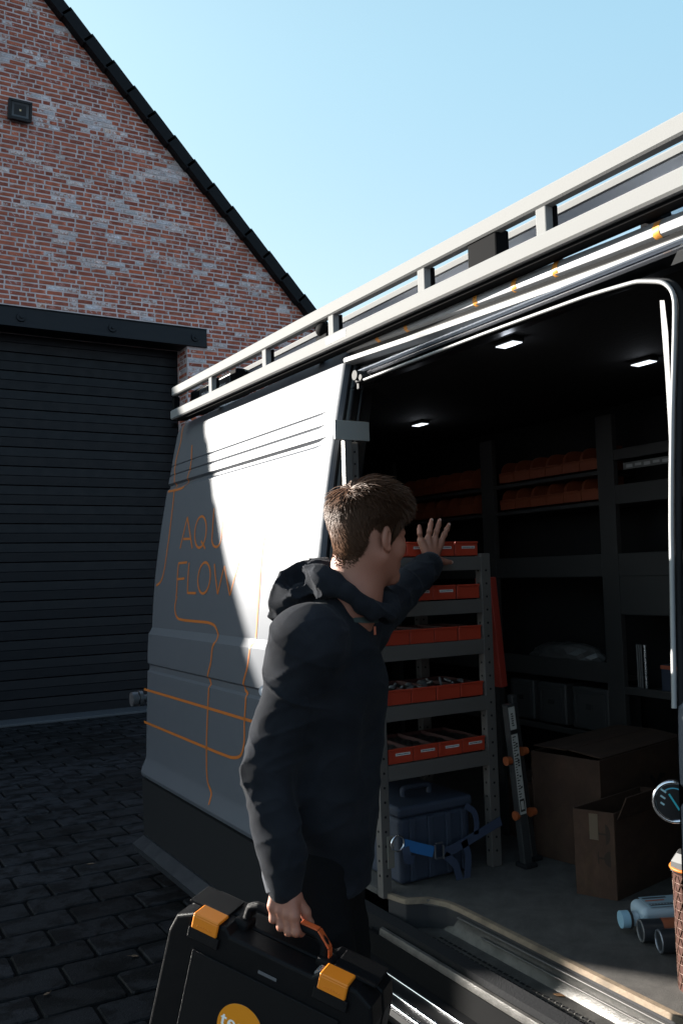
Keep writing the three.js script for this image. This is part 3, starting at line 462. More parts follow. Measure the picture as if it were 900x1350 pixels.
// ------------------------------------------------------------------ roof rack
{
  const zA = -5.10, zB = -0.55, xr = 1.84, rk = thing('roof_rack', 'silver aluminium rack rails running along the van roof edge', 'roof rack', [xr, 2.7, zA]);
  const RL = (g) => g.translate(-xr, -2.7, -zA), rp = (n, g, m, pa = rk, l) => part(n, RL(Array.isArray(g) ? merge(g) : g), m, pa, l);
  const wh = M([0.19, 0.19, 0.188], 0.75, 0, { specularIntensity: 0.15, bumpMap: rep(texFine, 6), bumpScale: 0.0002 }), blu = M([0.84, 0.87, 0.93], 0.6, 0), blk = M([0.005, 0.005, 0.0055], 0.75, 0, { specularIntensity: 0.06 });
  const UA = 2.812, sag = 0.004;
  const upper = prism([[xr - 0.010, UA - 0.017], [xr - 0.016, UA - 0.012], [xr - 0.016, UA + 0.029], [xr - 0.011, UA + 0.035], [xr + 0.012, UA + 0.035], [xr + 0.016, UA + 0.03], [xr + 0.016, UA - 0.017]], zA, zB, 0.0015);
  const tilt = (g, k) => { const p = g.attributes.position; for (let i = 0; i < p.count; i++) p.setY(i, p.getY(i) + k * (-2.9 - p.getZ(i))); g.computeVertexNormals(); return g; };
  rp('upper_rail', tilt(upper, 0.012), wh);
  rp('rail_groove', tilt(box(xr - 0.0172, UA - 0.0085, zA + 0.02, xr - 0.012, UA - 0.006, zB - 0.02, 0.0005), 0.012), M([0.2, 0.19, 0.17], 0.5, 0.4));
  rp('lower_rail', tilt(prism([[xr - 0.020, 2.652], [xr - 0.026, 2.658], [xr - 0.026, 2.699], [xr - 0.020, 2.706], [xr + 0.012, 2.706], [xr + 0.016, 2.70], [xr + 0.016, 2.652]], zA, zB, 0.002), 0.011), wh);
  rp('lower_beam', tilt(prism([[xr - 0.002, 2.638], [xr - 0.006, 2.6475], [xr + 0.05, 2.655], [xr + 0.05, 2.64]], zA + 0.05, zB), 0.011), blk);
  rp('inner_ledge', tilt(prism([[1.988, 2.829], [1.984, 2.845], [1.990, 2.852], [1.999, 2.852], [1.999, 2.829]], zA + 0.32, zB, 0.001), 0.004), wh);
  rp('inner_panel', tilt(box(1.9995, 2.826, zA + 0.32, 2.105, 2.846, zB, 0.003), 0.004), blu);
  for (const [px, py] of [[279, 495], [350, 461], [438, 417], [557, 360], [715, 282]]) {
    const z = PX(px, py, xr).z; rp('post', [tilt(box(xr - 0.010, 2.705, z - 0.022, xr + 0.020, UA - 0.012, z + 0.022, 0.004), 0.009)], wh);
    rp('post_back', tilt(box(xr + 0.021, 2.706, z - 0.028, xr + 0.034, UA - 0.015, z + 0.028, 0.003), 0.009), blk);
  }
  const z0 = PX(617, 325, xr).z, z1 = PX(655, 312, xr).z; rp('strap_pad', tilt(box(xr - 0.006, 2.708, z0, xr + 0.05, UA - 0.008, z1, 0.006), 0.009), blk);
  // clamp knob and small warning label near the door
  const kz = PX(421, 432, xr).z; rp('clamp_knob', [new THREE.SphereGeometry(0.034, 16, 12).scale(1, 0.9, 1.2).translate(xr + 0.02, 2.768, kz), box(xr + 0.005, 2.712, kz - 0.05, xr + 0.035, 2.745, kz + 0.05, 0.008)], blk);
  const lz = PX(442, 443, xr - 0.03), wt = canvasTex(256, 64, (c, w, h) => { c.fillStyle = '#d8d6cf'; c.fillRect(0, 0, w, h); c.fillStyle = '#2b2926'; c.fillRect(4, 4, w - 8, h - 8); c.fillStyle = '#d8d6cf'; c.beginPath(); c.moveTo(100, 52); c.lineTo(120, 12); c.lineTo(140, 52); c.fill(); c.fillRect(14, 18, 34, 26); for (let i = 0; i < 5; i++) c.fillRect(152, 12 + i * 9, 84 - (i % 3) * 9, 4); c.fillRect(58, 22, 34, 6); c.fillRect(58, 36, 26, 6); });
  rp('warning_label', plate(v(xr - 0.0292, 2.6835 + 0.006 * 0.2, lz.z), v(0, 0.0, 1), v(0, 1, 0), 0.16, 0.026, 0.0012), M([1, 1, 1], 0.5, 0, { map: wt }));
  // rear end caps with the lettered plate
  rp('end_cap', [tilt(box(xr - 0.02, 2.648, zA - 0.03, xr + 0.04, 2.714, zA - 0.0025, 0.008), 0.011), tilt(box(xr - 0.018, UA - 0.02, zA - 0.03, xr + 0.03, UA + 0.037, zA - 0.0025, 0.008), 0.012), box(xr - 0.006, 2.72, zA - 0.025, xr + 0.03, UA + 0.005, zA + 0.01, 0.004), cyl(v(xr, 2.63, zA - 0.01), v(xr, 2.655, zA - 0.01), 0.02)], blk);
  const tt = canvasTex(512, 128, (c, w, h) => { c.fillStyle = '#1a1c1f'; c.fillRect(0, 0, w, h); c.strokeStyle = '#8a8f95'; c.lineWidth = 5; c.strokeRect(8, 8, w - 16, h - 16); c.fillStyle = '#d4d9df'; c.font = 'bold 62px sans-serif'; c.textBaseline = 'middle'; c.fillText('Rhino', 30, 66); c.font = '62px sans-serif'; c.fillText('Porter', 262, 66); });
  rp('inner_box', box(1.93, 2.71, zA + 0.02, 2.02, 2.852, zA + 0.72, 0.012), blk);
  rp('name_plate', plate(v(1.9286, 2.79, zA + 0.42), v(0, 0, 1), v(0, 1, 0), 0.46, 0.085, 0.002), M([1, 1, 1], 0.45, 0, { map: tt }));
  // cross bars and feet
  for (const z of [-4.6, -3.42, -2.58, -2.28, -1.62, -1.0]) { rp('cross_bar', [bar(v(xr + 0.04, 2.668 - 0.011 * (2.9 + z) * 0.4, z), v(2.2, 2.74, z), 0.05, 0.034, v(0, 0, 1), 0.004), box(2.17, 2.725, z - 0.025, 3.55, 2.76, z + 0.025, 0.004)], alu); rp('foot', [box(1.965, 2.60, z - 0.035, 2.02, 2.69, z + 0.035, 0.008)], blk); }
}

// ================================================================== INSIDE THE VAN
const shelfM = M([0.105, 0.094, 0.085], 0.55, 0.1, { roughnessMap: rep(texRough, 3), bumpMap: rep(texFine, 5), bumpScale: 0.0004 }), redM = M([0.40, 0.042, 0.019], 0.5, 0, { roughnessMap: rep(texRough, 4) }), orangeM = M([0.22, 0.05, 0.018], 0.55);
const strip8 = (seed0, bg) => canvasTex(128, 16, (c, w, h) => { c.fillStyle = bg; c.fillRect(0, 0, w, h); c.fillStyle = '#2b2b2b'; let x = 6, k = seed0; while (x < w - 10) { k = (k * 73 + 11) % 97; const l = 4 + k % 7; c.fillRect(x, 5, l, 6); x += l + 3; } });
const labM = [M([0.8, 0.8, 0.8], 0.6, 0, { map: strip8(5, '#e8e6e2') }), M([0.8, 0.8, 0.8], 0.6, 0, { map: strip8(33, '#dddbd6') })];
function binGeo(w, h, d) { // open tray: [front plate with lip, body]; origin at the middle of its front foot, facing +z
  const t = 0.003, side = (x) => prismX([[-t, 0.003], [-t, h - 0.006], [-d * 0.5, h - 0.002], [-d, h - 0.002], [-d, 0.003]], x, x + t);
  return [merge([box(-w / 2, 0.0005, -t, w / 2, h, 0.001, 0.002), box(-w / 2, h - 0.005, -0.001, w / 2, h + 0.002, 0.006, 0.002), box(-w / 2, 0.006, 0.0012, -w / 2 + 0.010, h - 0.006, 0.005, 0.001)]), merge([box(-w / 2, 0, -d, w / 2, t, -t, 0.001), box(-w / 2, 0.001, -d, w / 2, h - 0.002, -d + t, 0.001), side(-w / 2), side(w / 2 - t)])];
}
function humpBin(w) { // stacking bin with low front and rounded side walls, facing +z
  const arc = [[0, 0.002], [0.003, 0.052]]; for (let i = 0; i <= 8; i++) { const a = i / 8 * Math.PI / 2; arc.push([-0.012 - 0.07 * (1 - Math.cos(a)), 0.056 + 0.062 * Math.sin(a)]); } arc.push([-0.17, 0.118], [-0.17, 0.002]);
  return [merge([prismX(arc, -w / 2, -w / 2 + 0.005), prismX(arc, w / 2 - 0.005, w / 2), box(-w / 2 + 0.005, 0.001, -0.17, w / 2 - 0.005, 0.117, -0.165, 0.001), box(-w / 2 + 0.005, 0.001, -0.165, w / 2 - 0.005, 0.004, -0.003, 0.001)]), merge([box(-w / 2 + 0.005, 0.001, -0.003, w / 2 - 0.005, 0.052, 0.002, 0.001), box(-w / 2 + 0.01, 0.046, 0.002, w / 2 - 0.01, 0.054, 0.01, 0.002), box(-w * 0.3, 0.012, 0.002, w * 0.3, 0.034, 0.0035, 0.001)])];
}
// ---- shelving unit behind the door
const UZ = -2.66;
{
  const g = thing('shelving_unit', 'grey steel shelving unit with red bins just inside the side door', 'shelving', [1.95, FL, UZ]);
  const SL = (q) => q.translate(-1.95, -FL, -UZ), sp = (n, q, m, pa = g) => part(n, SL(Array.isArray(q) ? merge(q) : q), m, pa);
  for (const [x0, x1, z0, top] of [[1.685, 1.722, UZ, 1.80], [2.172, 2.218, UZ, 1.775], [1.86, 1.897, UZ - 0.42, 2.25], [2.172, 2.218, UZ - 0.42, 1.775]]) {
    const up = sp('upright', [box(x0, x0 < 1.7 ? 0.585 : FL + 0.001, z0 - 0.036, x1, top, z0, 0.003)], shelfM), hg = [];
    for (let y = 0.66; y < top - 0.02; y += 0.05) { hg.push(new THREE.CylinderGeometry(0.0045, 0.0045, 0.002, 10).rotateX(Math.PI / 2).translate((x0 + x1) / 2, y, z0 + 0.0004)); hg.push(new THREE.CylinderGeometry(0.0045, 0.0045, 0.002, 10).rotateZ(Math.PI / 2).translate(x0 - 0.0004, y, z0 - 0.018)); }
    const h = part('hole', SL(merge(hg)), black, up); h.userData.kind = 'stuff'; h.castShadow = false;
  }
  for (const [y0, y1] of [[1.714, 1.764], [1.551, 1.602], [1.396, 1.45], [1.185, 1.237], [0.98, 1.033]]) {
    const sh = sp('shelf', [box(1.7225, y0, UZ - 0.42, 2.1715, y0 + 0.006, UZ - 0.004, 0.001), box(1.7225, y0 + 0.0005, UZ - 0.42, 2.1715, y1, UZ - 0.412, 0.001)], shelfM);
    part('shelf_lip', SL(box(1.7225, y0 - 0.001, UZ - 0.0035, 2.1715, y1, UZ + 0.001, 0.0015)), shelfM, sh);
  }
  sp('side_brace', bar(v(1.70, 0.75, UZ - 0.02), v(1.70, 1.5, UZ - 0.40), 0.003, 0.03, v(1, 0, 0)), shelfM);
  sp('header_plate', box(1.78, 2.255, UZ - 0.415, 1.945, 2.335, UZ - 0.405, 0.003), M([0.3, 0.3, 0.28], 0.5, 0.2)); sp('mast', box(1.815, 1.77, UZ - 0.42, 1.85, 2.254, UZ - 0.39, 0.003), shelfM);
}
{
  const bg = binGeo(0.108, 0.052, 0.26), pos = ['far left', 'second from left', 'third from left', 'far right'];
  const rowsB = [[1.7205, 'top shelf', 2, 4], [1.6028 - 0.045, 'second shelf down', 0, 4], [1.4025, 'middle shelf', 0, 4], [1.1915, 'fourth shelf down', 0, 4], [0.9865, 'lowest shelf', 0, 4]];
  let proto = null, n = 0; const contM = M([0.016, 0.013, 0.012], 0.6), contG = new THREE.PlaneGeometry(0.098, 0.245, 14, 20).rotateX(-Math.PI / 2).translate(0, 0.036, -0.13); { const p = contG.attributes.position; for (let i = 0; i < p.count; i++) p.setY(i, p.getY(i) + 0.016 * (noise3(p.getX(i) * 90 + 4, 1, p.getZ(i) * 70) - 0.5)); contG.computeVertexNormals(); }
  rowsB.forEach(([y, where, a, b], ri) => { for (let k = 0; k < 4; k++) {
    let t; const lab = ri === 0 ? k < 4 : ri === 1 ? k < 3 : ri === 4;
    const label = `red bin ${pos[k]} on the ${where} of the grey unit`;
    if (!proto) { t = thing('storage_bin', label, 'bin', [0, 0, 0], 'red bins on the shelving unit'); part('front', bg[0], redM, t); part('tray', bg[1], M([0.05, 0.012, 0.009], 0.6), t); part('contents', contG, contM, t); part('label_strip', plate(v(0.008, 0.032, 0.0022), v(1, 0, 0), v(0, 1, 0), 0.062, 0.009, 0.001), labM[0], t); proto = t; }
    else { t = proto.clone(); t.name = numbered('storage_bin'); t.userData = { label, category: 'bin', group: 'red bins on the shelving unit' }; scene.add(t); if (!lab) t.remove(t.children[3]); else if (k % 2) t.children[3].material = labM[1]; }
    t.position.set(1.7825 + k * 0.1105, y + (ri === 1 ? 0.0475 : 0.047), UZ - 0.012 + rr(-0.003, 0.003));
  } });
  // loose fittings and plastic bags in the open bins of the fourth shelf
  const pts = []; for (let k = 0; k < 26; k++) { const x = rr(1.75, 2.16), z = UZ - rr(0.05, 0.2); const q = rnd() < 0.5 ? new THREE.IcosahedronGeometry(rr(0.008, 0.02), 0).scale(1.4, 0.7, 1) : cyl(v(0, 0, 0), v(rr(-0.03, 0.03), rr(0, 0.02), rr(-0.03, 0.03)), 0.005, 0.005, 6); pts.push(q.translate(x, 1.195 + 0.047 + rr(0.034, 0.046), z)); }
  const f = part('fittings', merge(pts), M([0.16, 0.16, 0.16], 0.4, 0.3), scene); f.userData = { kind: 'stuff', label: 'loose clear bags and metal fittings lying in the red bins', category: 'fittings' };
}
// ---- shelving along the far wall
{
  const X0 = 3.15, g = thing('wall_shelving', 'dark grey shelving along the far wall of the van', 'shelving', [3.3, FL, -3.2]);
  const SL = (q) => q.translate(-3.3, -FL, 3.2), sm = M([0.034, 0.031, 0.029], 0.65, 0.05, { bumpMap: rep(texFine, 5), bumpScale: 0.0005 }), sp = (n, q) => part(n, SL(Array.isArray(q) ? merge(q) : q), sm, g);
  for (const z of [-1.95, -2.925, -3.78, -4.75]) sp('upright', box(X0, FL + 0.001, z - 0.05, X0 + 0.03, 2.42, z + 0.05, 0.003));
  const fas = (y0, y1, z0, z1) => sp('shelf', [box(X0 + 0.002, y0, z0, X0 + 0.012, y1, z1, 0.003), box(X0 + 0.0125, y0, z0, X0 + 0.26, y0 + 0.01, z1, 0.002)]);
  fas(1.665, 1.77, -3.73, -2.976); fas(1.665, 1.77, -4.70, -3.831); fas(1.665, 1.77, -2.874, -2.001); fas(1.49, 1.6645, -2.874, -2.001);
  fas(1.17, 1.265, -3.73, -2.976); fas(1.17, 1.265, -4.70, -3.831); fas(1.13, 1.165, -2.874, -2.001); fas(1.996, 2.085, -2.874, -2.001); fas(2.0, 2.02, -4.70, -2.976); fas(2.145, 2.165, -4.70, -2.976); fas(2.20, 2.25, -2.874, -2.001); fas(0.9, 0.93, -4.7, -2.976);
  const bg = humpBin(0.115).map((g2) => g2.rotateY(-Math.PI / 2)); let proto = null;
  for (let r = 0; r < 2; r++) for (let k = 0; k < 14; k++) {
    const z = -3.045 - k * 0.119; if (Math.abs(z + 3.78) < 0.1) continue;
    const label = `orange open bin, ${['first', 'second', 'third', 'fourth', 'fifth', 'sixth', 'seventh', 'eighth', 'ninth', 'tenth', 'eleventh', 'twelfth', 'thirteenth', 'fourteenth'][k]} leftwards from the tall upright on the ${r ? 'lower' : 'upper'} far rail`; let t;
    if (!proto) { t = thing('open_bin', label, 'bin', [0, 0, 0], 'orange bins on the far wall'); part('tray', bg[0], orangeM, t); part('front', bg[1], orangeM, t); proto = t; }
    else { t = proto.clone(); t.name = numbered('open_bin'); t.userData = { label, category: 'bin', group: 'orange bins on the far wall' }; scene.add(t); }
    t.position.set(X0 + 0.022, r ? 2.031 : 2.176, z);
  }
  // clear drawers under the low shelf
  const dm = M([0.05, 0.048, 0.047], 0.4); let k = 0;
  for (const [z, w, what] of [[-3.12, 0.24, 'grey plastic case nearest the tall upright under the low shelf'], [-3.38, 0.2, 'grey plastic case in the middle under the low shelf'], [-3.6, 0.18, 'narrow grey plastic case farthest left under the low shelf']]) { const t = thing('plastic_case', what, 'case', [X0 + 0.03, 0.955, z], 'grey cases under the low shelf'); part('body', box(0, -0.0249, -w / 2, 0.22, 0.18, w / 2, 0.012, 2), dm, t); part('front_frame', [box(-0.006, 0.0, -w / 2 + 0.02, 0.0, 0.16, -w / 2 + 0.032, 0.002), box(-0.006, 0.0, w / 2 - 0.032, 0.0, 0.16, w / 2 - 0.02, 0.002), box(-0.006, 0.14, -w / 2 + 0.033, 0.0, 0.155, w / 2 - 0.033, 0.002)], dm, t); part('latch', box(-0.01, 0.075, -0.02, -0.001, 0.1, 0.02, 0.003), dark, t); }
  for (let i = 0; i < 4; i++) { const z = -2.862 + i * 0.012 + (i === 3 ? 0.01 : 0); const t = thing('metal_tube', i === 3 ? 'bright aluminium tube standing on the small right shelf' : `thin dull tube ${['farthest from', 'second of three beside', 'closest to'][i]} the bright aluminium tube`, 'tube', [X0 + 0.08, 1.1405, z], 'tubes standing on the small shelf'); part('tube', cyl(v(0, 0, 0), v(0, 0.21, 0), i === 3 ? 0.007 : 0.004, i === 3 ? 0.007 : 0.004, 14), i === 3 ? alu : greySteel, t); part('cap', cyl(v(0, 0.2101, 0), v(0, 0.213, 0), i === 3 ? 0.0075 : 0.0045, i === 3 ? 0.0075 : 0.0045, 14), dark, t); }
  const cb = thing('small_carton', 'small dark blue carton with an orange edge on the right shelf', 'carton', [X0 + 0.06, 1.1405, -2.64]); part('body', box(0, 0, -0.075, 0.12, 0.13, 0.075, 0.003), M([0.03, 0.038, 0.06], 0.6), cb); part('edge_band', box(-0.002, 0.111, -0.076, 0.0, 0.128, 0.076, 0.001), M([0.4, 0.09, 0.04], 0.6), cb);
  const bl = thing('clutter_sack', 'crumpled clear plastic sack on the low shelf at the far wall', 'sack', [3.27, 1.18, -3.35]);
  { const q = new THREE.IcosahedronGeometry(0.1, 4), p = q.attributes.position; for (let i = 0; i < p.count; i++) { const n = 0.7 + 0.6 * fbm(p.getX(i) * 22 + 5, p.getY(i) * 22, p.getZ(i) * 22, 3); p.setXYZ(i, p.getX(i) * n, Math.max(p.getY(i) * n * 0.9 + 0.07, 0.001), p.getZ(i) * n * 2.4); } q.computeVertexNormals(); part('film', q, M([0.06, 0.058, 0.056], 0.35), bl); part('tie', new THREE.TorusGeometry(0.012, 0.004, 8, 16).rotateX(Math.PI / 2).translate(0, 0.15, 0), dark, bl); }
  const lp = thing('light_strip_plate', 'pale printed plate hanging high on the right shelf', 'plate', [X0 - 0.004, 2.165, -2.67]); part('plate', box(-0.004, -0.016, -0.14, 0, 0.016, 0.14, 0.002), M([0.11, 0.105, 0.1], 0.6), lp); part('print', merge([0, 1, 2, 3, 4].map((i) => box(-0.0055, -0.009 + (i % 2) * 0.004, -0.12 + i * 0.05, -0.0041, 0.006, -0.085 + i * 0.05, 0.0004))), M([0.3, 0.29, 0.28], 0.6), lp);
}
// ---- red board behind the unit, leaning
{ const t = thing('red_board', 'tall narrow red board leaning behind the grey shelving upright', 'board', [2.44, FL, -2.95]); part('panel', bar(v(0.03, 0.62, 0), v(-0.01, 1.08, 0), 0.035, 0.1, v(1, 0, 0), 0.004), M([0.34, 0.035, 0.02], 0.55), t); part('stem', bar(v(0.05, 0, 0.0), v(0.03, 0.62, 0), 0.02, 0.04, v(1, 0, 0), 0.003), dark, t); }
// ---- folded work stand with printed label
{
  const t = thing('folding_stand', 'folded metal work stand with white label strip leaning by the shelving', 'stand', [2.3, FL, -2.6]); const o = v(2.3, FL, -2.6), q = (px, py) => PZ(px, py, -2.6).sub(o);
  const lm = M([0.13, 0.128, 0.125], 0.4, 0.6), a = q(669, 928), b = q(693, 1130), c = q(681, 917), d = q(713, 1122); b.y = 0.012; d.y = 0.012; d.z -= 0.05; c.z -= 0.03;
  part('rail', bar(a, b, 0.036, 0.03, v(1, 0, 0), 0.003), M([0.06, 0.06, 0.06], 0.45, 0.5), t); part('rail', bar(c, d, 0.022, 0.03, v(1, 0, 0), 0.003), M([0.05, 0.05, 0.05], 0.45, 0.5), t);
  part('edge_strip', bar(c.clone().add(v(-0.013, 0, 0.014)), d.clone().add(v(-0.013, 0, 0.014)), 0.004, 0.004, v(1, 0, 0)), lm, t);
  const lt = canvasTex(64, 512, (x, w, h) => { x.fillStyle = '#b9b6ae'; x.fillRect(0, 0, w, h); x.fillStyle = '#1d1c1b'; x.fillRect(0, 108, w, 22); for (let i = 0; i < 6; i++) x.fillRect(18 + (i % 2) * 3, 30 + i * 11, 22, 6); let k = 7; for (let y = 140; y < 430; y += 13) { k = (k * 31 + 7) % 101; x.fillRect(8, y, 12 + k % 40, 5); if (k % 3 === 0) x.fillRect(34, y - 6, 20, 8); } x.fillRect(8, 440, 48, 60); x.fillStyle = '#b9b6ae'; x.fillRect(16, 450, 32, 40); });
  const dn = b.clone().sub(a).normalize(), L0 = a.clone().addScaledVector(dn, 0.21).add(v(0, 0, 0.0165)); part('printed_label', plate(L0, v(1, -dn.x / dn.y * -1 * 0, 0).addScaledVector(dn, -dn.x).normalize(), dn.clone().negate(), 0.030, 0.40, 0.001), M([0.8, 0.8, 0.8], 0.5, 0, { map: lt }), t);
  for (const [px, py] of [[670, 1003], [690, 990], [682, 1075], [701, 1070]]) { const p = q(px, py); part('clamp_knob', cyl(v(p.x - 0.014, p.y, p.z), v(p.x + 0.014, p.y, p.z), 0.017, 0.014, 14), M([0.3, 0.07, 0.02], 0.5), t); }
  part('foot', box(b.x - 0.03, 0.0, b.z - 0.03, b.x + 0.03, 0.016, b.z + 0.03, 0.004), rubber, t); part('foot', box(d.x - 0.025, 0.0, d.z - 0.03, d.x + 0.025, 0.016, d.z + 0.03, 0.004), rubber, t);
}
// ---- blue crate held by a blue strap
{
  const t = thing('tool_crate', 'dark blue plastic crate strapped under the lowest shelf', 'crate', [1.94, FL, -2.86]), cm = M([0.028, 0.037, 0.06], 0.6, 0, { bumpMap: rep(texFine, 4), bumpScale: 0.0008 });
  part('body', [box(-0.16, 0.001, -0.18, 0.16, 0.235, 0.17, 0.02, 3)], cm, t); part('lid', box(-0.168, 0.2355, -0.188, 0.168, 0.275, 0.178, 0.014, 2), cm, t);
  for (const x of [-0.11, -0.03, 0.05, 0.12]) part('rib', box(x - 0.012, 0.012, 0.1705, x + 0.012, 0.23, 0.182, 0.004), cm, t);
  part('handle', tube([v(-0.06, 0.275, 0.05), v(-0.055, 0.305, 0.05), v(0.055, 0.305, 0.05), v(0.06, 0.275, 0.05)], 0.011, 30, 8), cm, t);
  const s = thing('tie_strap', 'bright blue tie-down strap with metal ring on the shelving upright', 'strap', [1.72, 0.74, UZ + 0.01]), o = v(1.72, 0.74, UZ + 0.01), q = (px, py, z = UZ + 0.03) => PZ(px, py, z).sub(o);
  const bm = M([0.02, 0.13, 0.34], 0.7, 0, { bumpMap: rep(texFine, 12), bumpScale: 0.0006 }), nm = M([0.035, 0.048, 0.085], 0.75, 0, { bumpMap: rep(texFine, 12), bumpScale: 0.0006 });
  const web = (pts, w, m, n, tw = v(0, 1, 0)) => { const c = new THREE.CatmullRomCurve3(pts, false, 'catmullrom', 0.4).getPoints(24); const rows = c.map((p, i) => { const tg = c[Math.min(i + 1, 24)].clone().sub(c[Math.max(i - 1, 0)]).normalize(), sd = tg.clone().cross(v(0, 0, 1)).normalize(); return [p.clone().addScaledVector(sd, w / 2).add(v(0, 0, -0.001)), p.clone().addScaledVector(sd, w / 2).add(v(0, 0, 0.001)), p.clone().addScaledVector(sd, -w / 2).add(v(0, 0, 0.001)), p.clone().addScaledVector(sd, -w / 2).add(v(0, 0, -0.001)), p.clone().addScaledVector(sd, w / 2).add(v(0, 0, -0.001))]; }); return part(n, toCreasedNormals(quadStrip(rows), 0.5), m, s); };
  part('anchor_plate', box(-0.016, -0.055, -0.008, 0.012, 0.055, -0.003, 0.002), M([0.3, 0.28, 0.24], 0.5, 0.7), s);
  part('ring', new THREE.TorusGeometry(0.026, 0.0032, 10, 32).translate(...q(524, 1112).toArray()), chrome, s);
  web([q(531, 1113), q(550, 1118), q(571, 1123)], 0.038, bm, 'webbing'); web([q(534, 1117, UZ + 0.035), q(536, 1126, UZ + 0.04), q(537, 1133, UZ + 0.038), q(545, 1134, UZ + 0.034)], 0.03, nm, 'loose_tail');
  part('buckle', [box(q(572, 1123).x, q(572, 1123).y - 0.024, 0.018, q(572, 1123).x + 0.006, q(572, 1123).y + 0.024, 0.026, 0.002), box(q(583, 1123).x, q(583, 1123).y - 0.024, 0.018, q(583, 1123).x + 0.006, q(583, 1123).y + 0.024, 0.026, 0.002), box(q(574, 1123).x, q(574, 1113).y, 0.018, q(583, 1123).x, q(574, 1113).y + 0.005, 0.026, 0.002), box(q(574, 1123).x, q(574, 1133).y, 0.018, q(583, 1123).x, q(574, 1133).y + 0.005, 0.026, 0.002)], M([0.16, 0.16, 0.17], 0.4, 0.7), s);
  web([q(585, 1124), q(600, 1118), q(630, 1100), q(660, 1082)], 0.034, nm, 'webbing'); web([q(586, 1127), q(600, 1140), q(606, 1160), q(614, 1166), q(617, 1130), q(611, 1108)], 0.028, nm, 'loose_tail'); web([q(613, 1062), q(624, 1070), q(628, 1084), q(627, 1100)], 0.022, nm, 'loose_tail');
}
